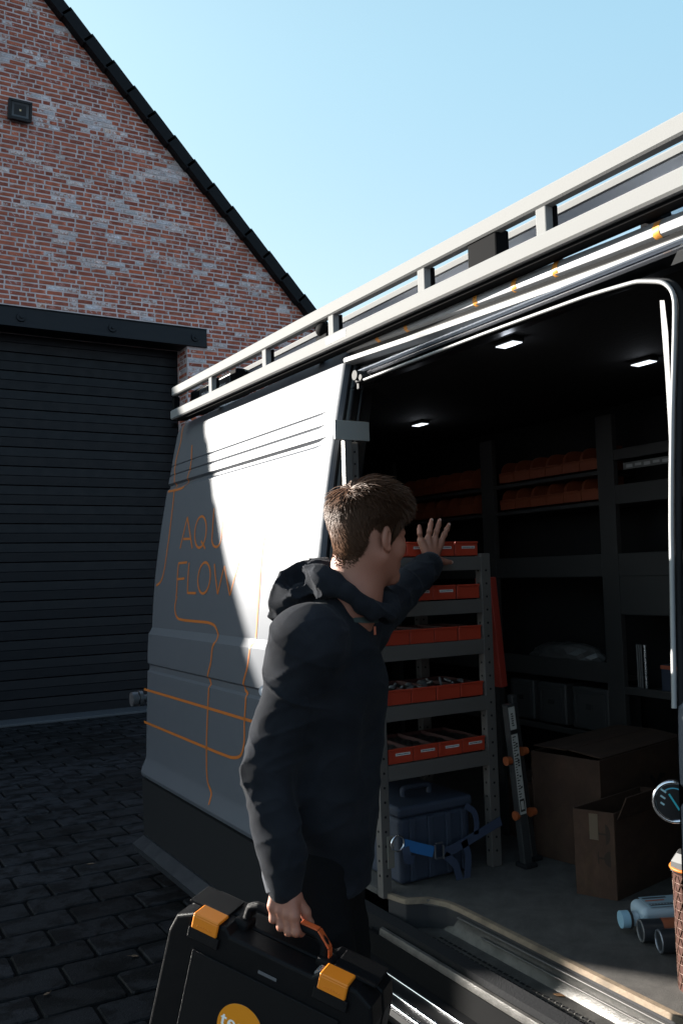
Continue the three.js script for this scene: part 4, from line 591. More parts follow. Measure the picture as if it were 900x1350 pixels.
// ---- cardboard boxes
{
  const cardTex = (draw) => canvasTex(256, 256, (c, w, h) => { c.fillStyle = '#533b2b'; c.fillRect(0, 0, w, h); seed = 77; for (let i = 0; i < 260; i++) { c.fillStyle = `rgba(${rnd() < 0.5 ? '50,34,22' : '150,118,90'},${rr(0.02, 0.05)})`; c.beginPath(); c.ellipse(rnd() * w, rnd() * h, rr(3, 40), rr(3, 26), rnd() * 3, 0, 7); c.fill(); } if (draw) draw(c, w, h); });
  const card = M([0.5, 0.45, 0.42], 0.9, 0, { map: cardTex(), bumpMap: rep(texFine, 2), bumpScale: 0.0008 });
  const t = thing('cardboard_box', 'open cardboard box with umbrella and glass handling symbols on its end', 'box', [2.5, FL, -2.25]); const o = v(2.5, FL, -2.25);
  const A = v(2.234, FL, -2.293).sub(o), B = v(2.287, FL, -2.18).sub(o), ax = B.clone().sub(A).normalize(), n = v(ax.z, 0, -ax.x), wdt = 0.14, ln = 0.42, hh = 0.285; // ax along the printed end, n into the box
  B.copy(A).addScaledVector(ax, wdt); const lng = v(0.985, 0, -0.17);
  const sideP = (p, d, w, nm, m, lift = 0) => part(nm, plate(p.clone().addScaledVector(d, w / 2).add(v(0, hh / 2 + 0.001 + lift, 0)), d, v(0, 1, 0), w, hh - lift * 2, 0.005), m, t);
  const sym = cardTex((c, w, h) => { c.fillStyle = '#3a2d22'; c.strokeStyle = '#3a2d22'; c.lineWidth = 6; c.save(); c.translate(190, 66); c.rotate(Math.PI / 2); c.beginPath(); c.arc(0, -10, 30, Math.PI, 0); c.fill(); c.beginPath(); c.moveTo(0, -12); c.lineTo(0, 38); c.arc(-8, 38, 8, 0, Math.PI); c.stroke(); c.restore(); c.save(); c.translate(196, 138); c.rotate(Math.PI / 2); c.beginPath(); c.moveTo(-24, -30); c.lineTo(24, -30); c.quadraticCurveTo(22, 8, 0, 12); c.quadraticCurveTo(-22, 8, -24, -30); c.fill(); c.fillRect(-3, 10, 6, 36); c.fillRect(-18, 44, 36, 6); c.restore(); });
  sideP(A, ax, wdt, 'printed_end', M([0.62, 0.57, 0.54], 0.9, 0, { map: sym, bumpMap: rep(texFine, 2), bumpScale: 0.0008 })); sideP(B.clone().add(v(0.004, 0, -0.002)), lng, ln, 'side_panel', card); sideP(A.clone().add(v(0.004, 0, -0.002)), lng, ln, 'side_panel', card, 0.002); sideP(A.clone().addScaledVector(lng, ln), ax, wdt, 'end_panel', card, 0.003);
  const fl = B.clone().addScaledVector(lng, ln * 0.5).add(v(0, hh + 0.02, 0.03)); part('tape', plate(A.clone().addScaledVector(ax, wdt / 2).add(v(0, hh * 0.82, 0)).addScaledVector(v(ax.z, 0, -ax.x), -0.0035), ax, v(0, 1, 0), 0.03, hh * 0.3, 0.0012), M([0.12, 0.085, 0.055], 0.35), t); part('flap', plate(fl, lng, v(-0.1, 0.8, 0.5).normalize(), ln * 0.96, 0.1, 0.004), card, t);
  part('bottom', plate(A.clone().addScaledVector(ax, wdt / 2).addScaledVector(lng, ln / 2).add(v(0, 0.004, 0)), lng, ax.clone().negate(), ln - 0.02, wdt - 0.02, 0.004), card, t);
  // large box behind
  const b2 = thing('large_cardboard_box', 'large cardboard box with a dark cross mark, behind the smaller one', 'box', [2.7, FL, -2.62]), o2 = v(2.7, FL, -2.62);
  const xm = cardTex((c, w, h) => { c.strokeStyle = '#17120f'; c.lineWidth = 9; c.lineCap = 'round'; for (const [a, b, d, e] of [[146, 74, 178, 126], [176, 76, 148, 126], [138, 102, 160, 118], [170, 84, 186, 78]]) { c.beginPath(); c.moveTo(a, b); c.lineTo(d, e); c.stroke(); } });
  const rr0 = v(0.98, 0, -0.19).normalize(), bk = v(-0.19, 0, -0.98).normalize(); const F0 = v(2.46, FL, -2.385).sub(o2), w2 = 0.62, h2 = 0.40; const pn = (p, d, w, nm, m, l = 0) => part(nm, plate(p.clone().addScaledVector(d, w / 2).add(v(0, h2 / 2 + 0.001, 0)), d, v(0, 1, 0), w, h2 - l, 0.006), m, b2);
  pn(F0, rr0, w2, 'marked_side', M([0.55, 0.5, 0.48], 0.9, 0, { map: xm })); pn(F0.clone().addScaledVector(bk, 0.3), rr0, w2, 'back_side', card, 0.004); pn(F0.clone().addScaledVector(rr0, 0.004), bk, 0.296, 'end_panel', card, 0.002); pn(F0.clone().addScaledVector(rr0, w2 - 0.004), bk, 0.296, 'end_panel', card, 0.002);
  part('flap', plate(F0.clone().addScaledVector(rr0, w2 / 2).add(v(0, h2 + 0.012, -0.08)), rr0, bk.clone().negate().add(v(0, -0.1, 0)).normalize(), w2 * 0.97, 0.15, 0.004), card, b2); part('flap', plate(F0.clone().addScaledVector(rr0, w2 / 2).addScaledVector(bk, 0.22).add(v(0, h2 + 0.02, 0)), rr0, bk.clone().negate(), w2 * 0.97, 0.15, 0.004), card, b2);
  const b3 = thing('brown_carton', 'small plain brown carton on the floor behind the folding stand', 'box', [2.62, FL, -2.85]); part('body', box(-0.13, 0.001, -0.12, 0.13, 0.24, 0.12, 0.004), card, b3); part('tape', box(-0.131, 0.2402, -0.02, 0.131, 0.2412, 0.02, 0.0004), M([0.09, 0.06, 0.04], 0.4), b3);
}
// ---- bottle and two spray cans lying on the floor
{
  const pl = M([0.42, 0.52, 0.58], 0.4), c0 = v(2.12, FL, -1.98), t = thing('plastic_bottle', 'pale blue flat plastic bottle lying on its side on the floor', 'bottle', [c0.x, FL, c0.z], null, -0.42);
  const lt = canvasTex(256, 128, (c, w, h) => { c.fillStyle = '#8fa6b2'; c.fillRect(0, 0, w, h); c.fillStyle = '#2d3238'; c.fillRect(14, 12, 150, 16); c.fillRect(14, 86, 170, 26); c.fillStyle = '#a9502c'; c.fillRect(14, 44, 120, 14); c.fillStyle = '#c4d3da'; for (let i = 0; i < 8; i++) c.fillRect(20 + i * 19, 92, 13, 6); });
  const body = box(0.035, 0.001, -0.05, 0.22, 0.082, 0.05, 0.022, 4); part('body', body, pl, t);
  part('print', new THREE.BoxGeometry(0.13, 0.001, 0.085).translate(0.13, 0.0827, 0), M([1, 1, 1], 0.45, 0, { map: lt }), t);
  part('neck', cyl(v(0.034, 0.042, 0.012), v(0.005, 0.042, 0.012), 0.022, 0.02, 22), pl, t); part('cap', cyl(v(0.012, 0.042, 0.012), v(-0.018, 0.042, 0.012), 0.025, 0.025, 26), M([0.3, 0.5, 0.62], 0.35), t); part('cap_ring', new THREE.TorusGeometry(0.0255, 0.004, 8, 26).rotateY(Math.PI / 2).translate(0.01, 0.042, 0.012), dark, t);
  let k = 0; for (const [x, z, what] of [[2.10, -1.9, 'dark spray can lying beside the pale bottle, farther from the step'], [2.085, -1.82, 'dark spray can lying with its round base showing, nearest the step']]) { const s = thing('spray_can', what, 'spray can', [x, FL, z], 'spray cans on the floor', -0.5); part('can', cyl(v(0.0, 0.033, 0), v(0.15, 0.033, 0), 0.0325, 0.0325, 28), M([0.05, 0.055, 0.062], 0.3, 0.5), s); part('shoulder', cyl(v(0.1501, 0.033, 0), v(0.17, 0.033, 0), 0.0325, 0.022, 28), M([0.3, 0.31, 0.32], 0.3, 0.8), s); part('base_ring', new THREE.TorusGeometry(0.029, 0.0035, 8, 28).rotateY(Math.PI / 2).translate(0.0, 0.033, 0), k ? M([0.28, 0.3, 0.33], 0.3, 0.7) : greySteel, s); part('print_band', cyl(v(0.06, 0.033, 0), v(0.12, 0.033, 0), 0.0329, 0.0329, 28, true), k++ ? M([0.12, 0.13, 0.14], 0.5) : M([0.32, 0.09, 0.04], 0.5), s); }
}
// ---- pump with gauge at the front jamb
{
  const c = v(1.99, FL, -1.615), t = thing('hand_pump', 'brown lattice patterned pump cylinder with a round dark gauge on top', 'pump', [c.x, FL, c.z]);
  const br = M([0.17, 0.06, 0.032], 0.4, 0.5), R = 0.05, hgt = 0.30;
  part('cylinder', cyl(v(0, 0, 0), v(0, hgt, 0), R, R, 36), M([0.05, 0.016, 0.01], 0.5, 0.2), t);
  const mesh = []; for (let k = 0; k < 18; k++) for (const s of [-1, 1]) { const pts = []; for (let i = 0; i <= 16; i++) { const a = k / 14 * 6.2832 + s * i / 16 * 2.4; pts.push(v(R * Math.cos(a), 0.004 + (hgt - 0.008) * i / 16, R * Math.sin(a))); } mesh.push(new THREE.TubeGeometry(new THREE.CatmullRomCurve3(pts), 24, 0.002, 4)); }
  for (let i = 1; i < 13; i++) mesh.push(new THREE.TorusGeometry(R, 0.0016, 4, 36).rotateX(Math.PI / 2).translate(0, hgt * i / 13, 0));
  const lat = part('lattice', merge(mesh), M([0.07, 0.034, 0.022], 0.45, 0.4), t);
  part('collar', toCreasedNormals(new THREE.LatheGeometry([[0.0, hgt], [R, hgt], [R + 0.008, hgt + 0.006], [R + 0.006, hgt + 0.03], [R - 0.010, hgt + 0.05], [0, hgt + 0.05]].map((p) => new THREE.Vector2(...p)), 6), 0.4), M([0.06, 0.06, 0.06], 0.5, 0.2), t); part('neck', cyl(v(0, hgt + 0.0502, 0), v(0, hgt + 0.086, 0), 0.018, 0.014, 16), dark, t); part('orange_ring', new THREE.TorusGeometry(R + 0.004, 0.0045, 8, 30).rotateX(Math.PI / 2).translate(0, hgt + 0.012, 0), orange, t);
  part('stem', cyl(v(0, hgt + 0.086, 0), v(-0.01, hgt + 0.13, 0), 0.014, 0.012, 14), chrome, t);
  const gz = RT.clone().setY(0).multiplyScalar(-0.055).add(v(0, hgt + 0.19, 0.02)), fwd = EYE.clone().sub(c.clone().add(gz)).setY(0.15).normalize(), gr = v(0, 1, 0).cross(fwd).normalize(), gu = fwd.clone().cross(gr), MB = new THREE.Matrix4().makeBasis(gr, gu, fwd).setPosition(gz);
  part('gauge_case', new THREE.CylinderGeometry(0.052, 0.052, 0.03, 40).rotateX(Math.PI / 2).applyMatrix4(MB), M([0.015, 0.018, 0.022], 0.25, 0.3), t); part('bezel', new THREE.TorusGeometry(0.05, 0.0055, 10, 48).translate(0, 0, 0.016).applyMatrix4(MB), chrome, t);
  const face = canvasTex(128, 128, (x, w, h) => { x.fillStyle = '#0b1116'; x.fillRect(0, 0, w, h); x.strokeStyle = '#5fc9e6'; x.lineWidth = 5; x.beginPath(); x.arc(64, 64, 48, 2.4, 4.2); x.stroke(); x.fillStyle = '#c7eef7'; for (const [a, b, l] of [[30, 88, 26], [52, 92, 20], [74, 96, 16]]) { x.save(); x.translate(a, b); x.rotate(0.6); x.fillRect(0, 0, 7, l); x.restore(); } });
  part('dial', new THREE.CylinderGeometry(0.046, 0.046, 0.001, 40).rotateX(Math.PI / 2).translate(0, 0, 0.0156).applyMatrix4(MB), [M([0.02, 0.02, 0.02]), M([0.8, 0.8, 0.8], 0.3, 0, { map: face }), M([0.02, 0.02, 0.02])][1], t);
  part('needle', bar(v(-0.012, 0.02, 0.0185), v(0.012, -0.02, 0.0185), 0.005, 0.0015, v(1, 0, 0)).applyMatrix4(MB), M([0.05, 0.55, 0.66], 0.3), t);
}

// ================================================================== PERSON
const hold = P(380, 1213, 2.15); // middle of the case handle in the right hand
const ca = dirC(0.897, -0.225, -0.381), ct0 = dirC(0.39, 0.0, 0.92), cz = ct0.clone().negate().addScaledVector(ca, ct0.dot(ca)).normalize(), cw = cz.clone().cross(ca).normalize();
{
  const base = v(1.30, 0, -2.12), person = thing('person', 'person with short brown hair in a black hoodie carrying a case, reaching into the van', 'person', [base.x, 0, base.z]);
  const put = (n, g, m, pa = person) => part(n, g.translate(-base.x, 0, -base.z), m, pa);
  const add = (p, d, s) => p.clone().addScaledVector(d, s), UY = v(0, 1, 0);
  const Fb = dirC(0.891, 0, -0.454).setY(0).normalize(), Rb = Fb.clone().cross(UY).normalize();
  const skin = M([0.36, 0.185, 0.125], 0.55, 0, { map: dataTex(256, (u, w) => { const n = tn(u, w, 12); return [0.90 + 0.10 * n, 0.72 + 0.27 * n, 0.68 + 0.30 * n]; }, true), bumpMap: rep(texFine, 14), bumpScale: 0.0005, sheen: 0.2 });
  const cloth = M([0.026, 0.028, 0.034], 0.95, 0, { bumpMap: rep(texFine, 22), bumpScale: 0.0012, specularIntensity: 0.15, sheen: 0.12, sheenRoughness: 0.35, sheenColor: col(1, 1, 1), map: rep(texBlotch, 2) });
  // joints
  const C7 = P(452, 792, 2.50), Rs = P(404, 846, 2.32), Re = P(352, 1018, 2.26), Rw = P(375, 1166, 2.16), Ls = P(479, 826, 2.74), Le = P(530, 778, 3.0), Lw = PZ(566, 745, -2.60);
  const chest = P(438, 900, 2.49), waist = P(430, 1060, 2.47), hip = P(424, 1150, 2.45);
  // ---------------- skin: head, neck, torso stub, arms and hands
  const k = 1.07, HC = P(489, 708, 2.5);
  const Fh = dirC(0.766, 0, 0.643).setY(-0.12).normalize(), Rh = Fh.clone().cross(UY).normalize(), Uh = Rh.clone().cross(Fh).normalize();
  const hp = (f, r, u) => HC.clone().addScaledVector(Fh, f * k).addScaledVector(Rh, r * k).addScaledVector(Uh, u * k), ax = [Fh, Rh, Uh];
  const E = (f, r, u, a, b, c) => ell(hp(f, r, u), ax, [a * k, b * k, c * k]), Cp = (a, b, ra, rb) => cap(hp(...a), hp(...b), ra * k, rb * k);
  const nape = add(C7, Fb, 0.035), neckTop = hp(-0.02, 0, -0.045);
  const hUnion = [[E(-0.012, 0, 0.043, 0.094, 0.074, 0.08), 0.02], [E(0.03, 0, -0.03, 0.062, 0.057, 0.085), 0.03], [Cp([0.0, 0.05, -0.055], [0.068, 0.016, -0.098], 0.018, 0.017), 0.03], [Cp([0.0, -0.05, -0.055], [0.068, -0.016, -0.098], 0.018, 0.017), 0.03], [Cp([0.07, -0.012, -0.1], [0.07, 0.012, -0.1], 0.016, 0.016), 0.02],
    [Cp([0.078, -0.03, 0.02], [0.078, 0.03, 0.02], 0.012, 0.012), 0.02], [Cp([0.088, 0, 0.006], [0.108, 0, -0.032], 0.008, 0.012), 0.014], [Cp([0.096, 0.012, -0.036], [0.096, -0.012, -0.036], 0.008, 0.008), 0.01], [Cp([0.06, 0.042, -0.02], [0.06, 0.042, -0.03], 0.018, 0.016), 0.03], [Cp([0.06, -0.042, -0.02], [0.06, -0.042, -0.03], 0.018, 0.016), 0.03],
    [Cp([0.086, -0.018, -0.062], [0.086, 0.018, -0.062], 0.0075, 0.0075), 0.008], [Cp([0.084, -0.015, -0.073], [0.084, 0.015, -0.073], 0.008, 0.008), 0.008],
    [cap(neckTop, nape, 0.057, 0.062), 0.04], [cap(hp(-0.05, 0, -0.01), add(C7, Fb, -0.01), 0.045, 0.055), 0.05], [cap(nape, add(chest, UY, 0.1), 0.07, 0.09), 0.05]];
  const sock = [Cp([0.094, 0.031, 0.0], [0.094, 0.031, 0.0], 0.014, 0.014), Cp([0.094, -0.031, 0.0], [0.094, -0.031, 0.0], 0.014, 0.014)], eyeB = [Cp([0.079, 0.031, 0], [0.079, 0.031, 0], 0.0125, 0.0125), Cp([0.079, -0.031, 0], [0.079, -0.031, 0], 0.0125, 0.0125)];
  const earO = [1, -1].map((s) => { const t = [Fh.clone().multiplyScalar(0.97).addScaledVector(Rh, s * -0.25).normalize(), Rh.clone().multiplyScalar(0.97).addScaledVector(Fh, s * 0.25).normalize(), Uh]; return [ell(hp(-0.014, s * 0.075, -0.008), t, [0.019 * k, 0.0085 * k, 0.032 * k]), ell(hp(-0.008, s * 0.084, -0.006), t, [0.011 * k, 0.008 * k, 0.019 * k]), Cp([-0.004, s * 0.073, -0.035], [-0.004, s * 0.073, -0.035], 0.009, 0.009)]; });
  const headBase = (x, y, z) => { let d = 1; for (const [f, kk] of hUnion) d = smin(d, f(x, y, z), kk); return d; };
  const headF = (x, y, z) => { let d = headBase(x, y, z); for (const s of sock) d = -smin(-d, s(x, y, z), 0.01); for (const e of eyeB) d = smin(d, e(x, y, z), 0.003); for (const [o, c, l] of earO) { let e = smin(o(x, y, z), l(x, y, z), 0.008); e = Math.max(e, -c(x, y, z)); d = smin(d, e, 0.006); } return d; };
  const lo = HC.clone().addScalar(-0.2), hi = HC.clone().addScalar(0.2); lo.y = HC.y - 0.29;
  const headG = meshSDF(headF, lo, hi, 0.004);
  function handMesh(bones, kk, h) { const fs = bones.map(([a, b, ra, rb]) => cap(a, b, ra, rb)); const bb = new THREE.Box3(); bones.forEach(([a, b]) => { bb.expandByPoint(a); bb.expandByPoint(b); }); bb.expandByScalar(0.034); const groups = bones.map((b) => b[4] || 0), ng = Math.max(...groups) + 1; return meshSDF((x, y, z) => { const gd = new Array(ng).fill(1); for (let i = 0; i < fs.length; i++) gd[groups[i]] = smin(gd[groups[i]], fs[i](x, y, z), 0.008); let d = gd[0]; for (let i = 1; i < ng; i++) d = Math.min(smin(d, gd[i], kk * sstep(0.03, 0.0, gd[0] + 0.012)+0.0005), d, gd[i]); return d; }, bb.min, bb.max, h); }
  // left hand, spread on the bins
  const zb = -2.628, q = (px, py, z = zb) => PZ(px, py, z), Lb = [];
  const wl = q(568, 742, zb + 0.012), nails = [];
  const fin = [[[554.5, 713], [553, 703], [552.6, 698], [552.6, 693.5], 0.0078], [[563.8, 711], [566, 700], [567.3, 692.5], [568.5, 685.6], 0.0088], [[572.6, 711.5], [575.4, 700], [577.5, 693], [579.4, 686], 0.009], [[581, 715], [585.6, 704.5], [588.8, 697.8], [591.5, 691.7], 0.0088]];
  fin.forEach(([a, b, c, d, r], i) => { const A = q(...a, zb + 0.004), B = q(...b, zb + 0.012), C = q(...c, zb + 0.006), D = q(...d, zb - 0.002); Lb.push([wl, A, 0.02, 0.0135, 0], [A, B, r * 1.15, r * 1.02, i + 1], [B, C, r * 1.05, r * 0.95, i + 1], [C, D, r * 0.95, r * 0.82, i + 1]); nails.push([D, C, r]); });
  { const A = q(571, 735, zb + 0.012), B = q(580, 738.6, zb + 0.008), C = q(587, 740.8, zb + 0.004), D = q(594, 741.2, zb); Lb.push([wl, A, 0.02, 0.017, 0], [q(564, 716), q(579, 719), 0.013, 0.012, 0], [A, B, 0.0155, 0.0125, 5], [B, C, 0.0115, 0.0105, 5], [C, D, 0.0105, 0.0085, 5]); nails.push([D, C, 0.0095]); }
  Lb.push([add(wl, Le.clone().sub(Lw).normalize(), 0.09), wl, 0.03, 0.025, 0]);
  const handL = handMesh(Lb, 0.012, 0.0028);
  // right hand, closed on the case handle
  const D = hold.clone().sub(Rw).normalize(), B = cz.clone().addScaledVector(D, -cz.dot(D)).normalize(), A0 = D.clone().cross(B).normalize(); if (A0.dot(ca) < 0) A0.negate();
  const A = ca.clone(), Rbn = []; const K = hold.clone().addScaledVector(D, -0.024).addScaledVector(B, 0.019);
  [[0.031, 0.0098, 0.036], [0.0105, 0.0102, 0.04], [-0.0105, 0.0098, 0.037], [-0.031, 0.0088, 0.03]].forEach(([o, r, l], i) => {
    const k0 = add(K, A, o).addScaledVector(D, -Math.abs(o) * 0.12), p1 = add(k0, D, l).addScaledVector(B, 0.002), p2 = add(p1, B, -0.024).addScaledVector(D, 0.009), p3 = add(p2, B, -0.018).addScaledVector(D, -0.012);
    Rbn.push([add(Rw, A, o * 0.45), k0, 0.021, 0.0125, 0], [k0, p1, r * 1.18, r * 1.05, i + 1], [p1, p2, r * 1.06, r, i + 1], [p2, p3, r, r * 0.85, i + 1]);
  });
  { const t0 = add(Rw, D, 0.022).addScaledVector(A, 0.022).addScaledVector(B, -0.004), t1 = add(t0, D, 0.032).addScaledVector(A, 0.02).addScaledVector(B, -0.012), t2 = add(t1, D, 0.03).addScaledVector(A, 0.002).addScaledVector(B, -0.01), t3 = add(t2, D, 0.02).addScaledVector(A, -0.012).addScaledVector(B, -0.006); Rbn.push([Rw, t0, 0.024, 0.02, 0], [t0, t1, 0.018, 0.0135, 5], [t1, t2, 0.0125, 0.0115, 5], [t2, t3, 0.0115, 0.009, 5]); }
  Rbn.push([add(Rw, Re.clone().sub(Rw).normalize(), 0.08), Rw, 0.033, 0.026, 0]);
  const handR = handMesh(Rbn, 0.012, 0.0028);
  // torso, upper arms under the clothes in the same skin mesh
  const inner = [[cap(Rs, Re, 0.05, 0.042)], [cap(Re, Rw, 0.042, 0.028)], [cap(Ls, Le, 0.05, 0.042)], [cap(Le, Lw, 0.042, 0.028)], [cap(add(chest, Rb, 0.08), add(waist, Rb, 0.06), 0.09, 0.08)], [cap(add(chest, Rb, -0.08), add(waist, Rb, -0.06), 0.1, 0.09)], [cap(Rs, Ls, 0.06, 0.06)], [cap(waist, hip, 0.105, 0.11)], [cap(nape, chest, 0.06, 0.1)]];
  const bb = new THREE.Box3().setFromPoints([Rs, Re, Rw, Ls, Le, Lw, hip, waist]).expandByScalar(0.16);
  const bodyG = meshSDF((x, y, z) => { let d = 1; for (const [f] of inner) d = smin(d, f(x, y, z), 0.03); return d; }, bb.min, bb.max, 0.018);
  const body = put('body', merge([headG, handL, handR, bodyG]), skin);
  const nm = M([0.6, 0.4, 0.32], 0.3); nails.forEach(([t, c, r]) => { const d = t.clone().sub(c).normalize(), n = v(0, 0, 1), s = d.clone().cross(n); put('fingernail', new THREE.SphereGeometry(1, 10, 8).applyMatrix4(new THREE.Matrix4().makeBasis(s.multiplyScalar(r * 0.62), d.clone().multiplyScalar(r * 0.9), n.clone().multiplyScalar(r * 0.3))).translate(t.x - d.x * 0.001, t.y - d.y * 0.001, t.z + r * 0.62), nm, person); });
  // ---------------- hoodie
  const sd = Re.clone().sub(Rs), armFold = (x, y, z) => {
    const p = v(x, y, z), e = p.distanceTo(Re), w = p.distanceTo(Rw); let am = 0.0; const up = clamp((p.y - Re.y) / (Rs.y - Re.y), -1, 1);
    const a = (Rs.y - y), ang = Math.atan2((x - Rs.x) * Rb.x + (z - Rs.z) * Rb.z, (x - Rs.x) * Fb.x + (z - Rs.z) * Fb.z);
    const n1 = noise3(x * 7 + 3, y * 7, z * 7), n2 = noise3(x * 13, y * 15 + 9, z * 13);
    am = 0.005 + 0.009 * Math.exp(-e * e / 0.014) + 0.010 * Math.exp(-w * w / 0.014) + 0.003 * sstep(0.2, 0.9, up);
    const ff = x * Fb.x + z * Fb.z, r1 = crease(x * 5 + 2, (y + 0.55 * ff) * 15, z * 5), r2 = crease(x * 8 + 7, (y - 0.4 * ff) * 21, z * 8 + 3);
    return am * (r1 * 1.25 - 0.35) + 0.6 * am * (r2 - 0.3) + (n2 - 0.5) * 0.004;
  };
  const crease = (a, b, c) => { const n = noise3(a + 1.3 * noise3(b * 0.3, c, a), b, c), r = 1 - Math.abs(2 * n - 1); return r * r * r; };
  const bodyFold = (x, y, z) => { const ff = x * Fb.x + z * Fb.z; return 0.010 * (crease(x * 4 + 1, (y + 0.35 * ff) * 9, z * 4) - 0.3) + 0.005 * (crease(x * 9 + 5, (y - 0.5 * ff) * 16, z * 9) - 0.3) + (noise3(x * 14, y * 14, z * 14) - 0.5) * 0.004; };
  const hem = hip.y - 0.03;
  const tors = [cap(add(chest, Rb, 0.085), add(waist, Rb, 0.07), 0.115, 0.112), cap(add(chest, Rb, -0.085), add(waist, Rb, -0.07), 0.115, 0.112), cap(waist, add(hip, UY, -0.08), 0.13, 0.132), cap(add(Rs, UY, -0.005), add(Ls, UY, -0.005), 0.082, 0.08), cap(add(C7, UY, -0.03), chest, 0.085, 0.13)];
  const armR = [cap(Rs, Re, 0.083, 0.062), cap(Re, add(Rw, UY, 0.045), 0.062, 0.050), cap(add(Rw, UY, 0.03), add(Rw, UY, -0.002), 0.046, 0.044)], Lc = Le.clone().sub(Lw).normalize(), armL = [cap(Ls, Le, 0.078, 0.06), cap(Le, add(Lw, Lc, 0.05), 0.06, 0.054), cap(add(Lw, Lc, 0.03), add(Lw, Lc, 0.0), 0.05, 0.048)];
  const nk = cap(neckTop, add(nape, Fb, 0.0), 0.064, 0.07), nk2 = cap(nape, add(nape, Fb, 0.07).addScaledVector(UY, -0.055), 0.06, 0.03);
  // hood: a collar ring and a sagging bag on the back
  const Nc = add(P(463, 778, 2.49), UY, 0.0), Bk = Fb.clone().negate(), ringP = []; for (let i = 0; i <= 16; i++) { const a = i / 16 * Math.PI * 2 - Math.PI, c = Math.cos(a), s = Math.sin(a); ringP.push(Nc.clone().addScaledVector(Bk, 0.092 * c + 0.0).addScaledVector(Rb, 0.1 * s).addScaledVector(UY, 0.012 + 0.034 * c - (c < -0.3 ? 0.06 * (-c - 0.3) : 0))); }
  const ring = ringP.slice(1).map((p, i) => cap(ringP[i], p, 0.024 + 0.008 * (ringP[i].clone().sub(Nc).dot(Bk) > 0), 0.024 + 0.008 * (p.clone().sub(Nc).dot(Bk) > 0)));
  const Hc = Nc.clone().addScaledVector(Bk, 0.15).addScaledVector(UY, -0.005), tB = Bk.clone().multiplyScalar(0.9).addScaledVector(UY, -0.4).normalize(), tU = Rb.clone().cross(tB).normalize().multiplyScalar(1); if (tU.y < 0) tU.negate();
  const hoodO = ell(Hc, [tB, Rb, tU], [0.08, 0.112, 0.08]), hoodTip = ell(Hc.clone().addScaledVector(Bk, 0.02).addScaledVector(UY, -0.05), [tB, Rb, tU], [0.075, 0.09, 0.05]), hoodI = ell(Hc.clone().addScaledVector(UY, 0.055).addScaledVector(Bk, 0.004).addScaledVector(Rb, 0.045), [tB, Rb, tU], [0.038, 0.075, 0.058]);
  const hoodFold = (x, y, z) => { const q = x * Rb.x + z * Rb.z; return 0.020 * (crease(x * 7 + 5, (y + 0.5 * q) * 13, z * 7) - 0.3) + 0.011 * (crease(x * 13, (y - 0.6 * q) * 22, z * 13 + 4) - 0.3); };
  const cuffR = Rw.clone(), dR = add(Rw, UY, 0.05), isCuffR = (p) => p;
  const hoodieF = (x, y, z) => {
    let t = 1; for (const f of tors) t = smin(t, f(x, y, z), 0.06);
    let d = t; const nr = Math.min(t, 0.2);
    let r = 1; for (const f of armR) r = smin(r, f(x, y, z), 0.02); let l = 1; for (const f of armL) l = smin(l, f(x, y, z), 0.02);
    let h = 1; for (const f of ring) h = smin(h, f(x, y, z), 0.018); h = smin(h, hoodO(x, y, z), 0.03); h = smin(h, hoodTip(x, y, z), 0.04);
    const rough = smin(smin(t, r, 0.05), smin(l, h, 0.02), 0.02); if (rough > 0.05 || rough < -0.05) return Math.max(rough, hem - y);
    if (t < 0.05) t -= bodyFold(x, y, z); if (r < 0.05) { const c = Math.hypot(x - Rw.x, y - Rw.y - 0.012, z - Rw.z); r -= armFold(x, y, z) * sstep(0.05, 0.085, c); } if (l < 0.05) { const c = Math.hypot(x - Lw.x, y - Lw.y, z - Lw.z); l -= bodyFold(x * 1.4, y * 1.4, z * 1.4) * sstep(0.05, 0.1, c); }
    if (h < 0.05) h -= hoodFold(x, y, z);
    d = smin(t, r, 0.075); d = smin(d, l, 0.04); d = smin(d, h, 0.014);
    const hi2 = hoodI(x, y, z) - hoodFold(x + 1, y, z) * 1.2; d = Math.max(d, -hi2); d = Math.max(d, -nk(x, y, z)); d = -smin(-d, nk2(x, y, z), 0.02);
    d = Math.max(d, hem - y + 0.006 * Math.sin(x * 40)); 
    return d;
  };
  const hb = new THREE.Box3().setFromPoints([Rs, Re, Rw, Ls, Le, Lw, Hc, hip]).expandByScalar(0.17); hb.min.y = hem - 0.03; 
  const hoodie = put('hoodie', meshSDF(hoodieF, hb.min, hb.max, 0.0062), cloth);
  const ribM = M([0.026, 0.029, 0.037], 0.95, 0, { sheen: 0.3, sheenColor: col(0.18, 0.2, 0.25) });
  const cuff = (c, dir, r, len) => { const rows = [], e1 = dir.clone().cross(v(0.3, 0.2, 1)).normalize(), e2 = dir.clone().cross(e1); for (let i = 0; i <= 72; i++) { const a = i / 72 * 6.2832, rb = i % 2 ? 0.0012 : 0; const pt = (s, rr1) => c.clone().addScaledVector(dir, s).addScaledVector(e1, Math.cos(a) * rr1).addScaledVector(e2, Math.sin(a) * rr1); rows.push([pt(len, r + 0.003 + rb), pt(len * 0.7, r + 0.004 + rb), pt(0.006, r + rb), pt(0, r - 0.003), pt(0.012, r - 0.008)]); } return quadStrip(rows); };
  put('cuff', cuff(add(Rw, UY, -0.016), Re.clone().sub(Rw).normalize(), 0.044, 0.06), ribM); put('cuff', cuff(add(Lw, Lc, -0.02), Lc, 0.046, 0.06), ribM);
  // pocket edge with zip pull, drawcord
  const zp = P(393, 1118, 2.28); put('zip_pull', merge([box(zp.x - 0.004, zp.y - 0.012, zp.z - 0.003, zp.x + 0.004, zp.y + 0.008, zp.z + 0.003, 0.002), new THREE.TorusGeometry(0.005, 0.0012, 6, 14).translate(zp.x, zp.y - 0.015, zp.z)]), alu);
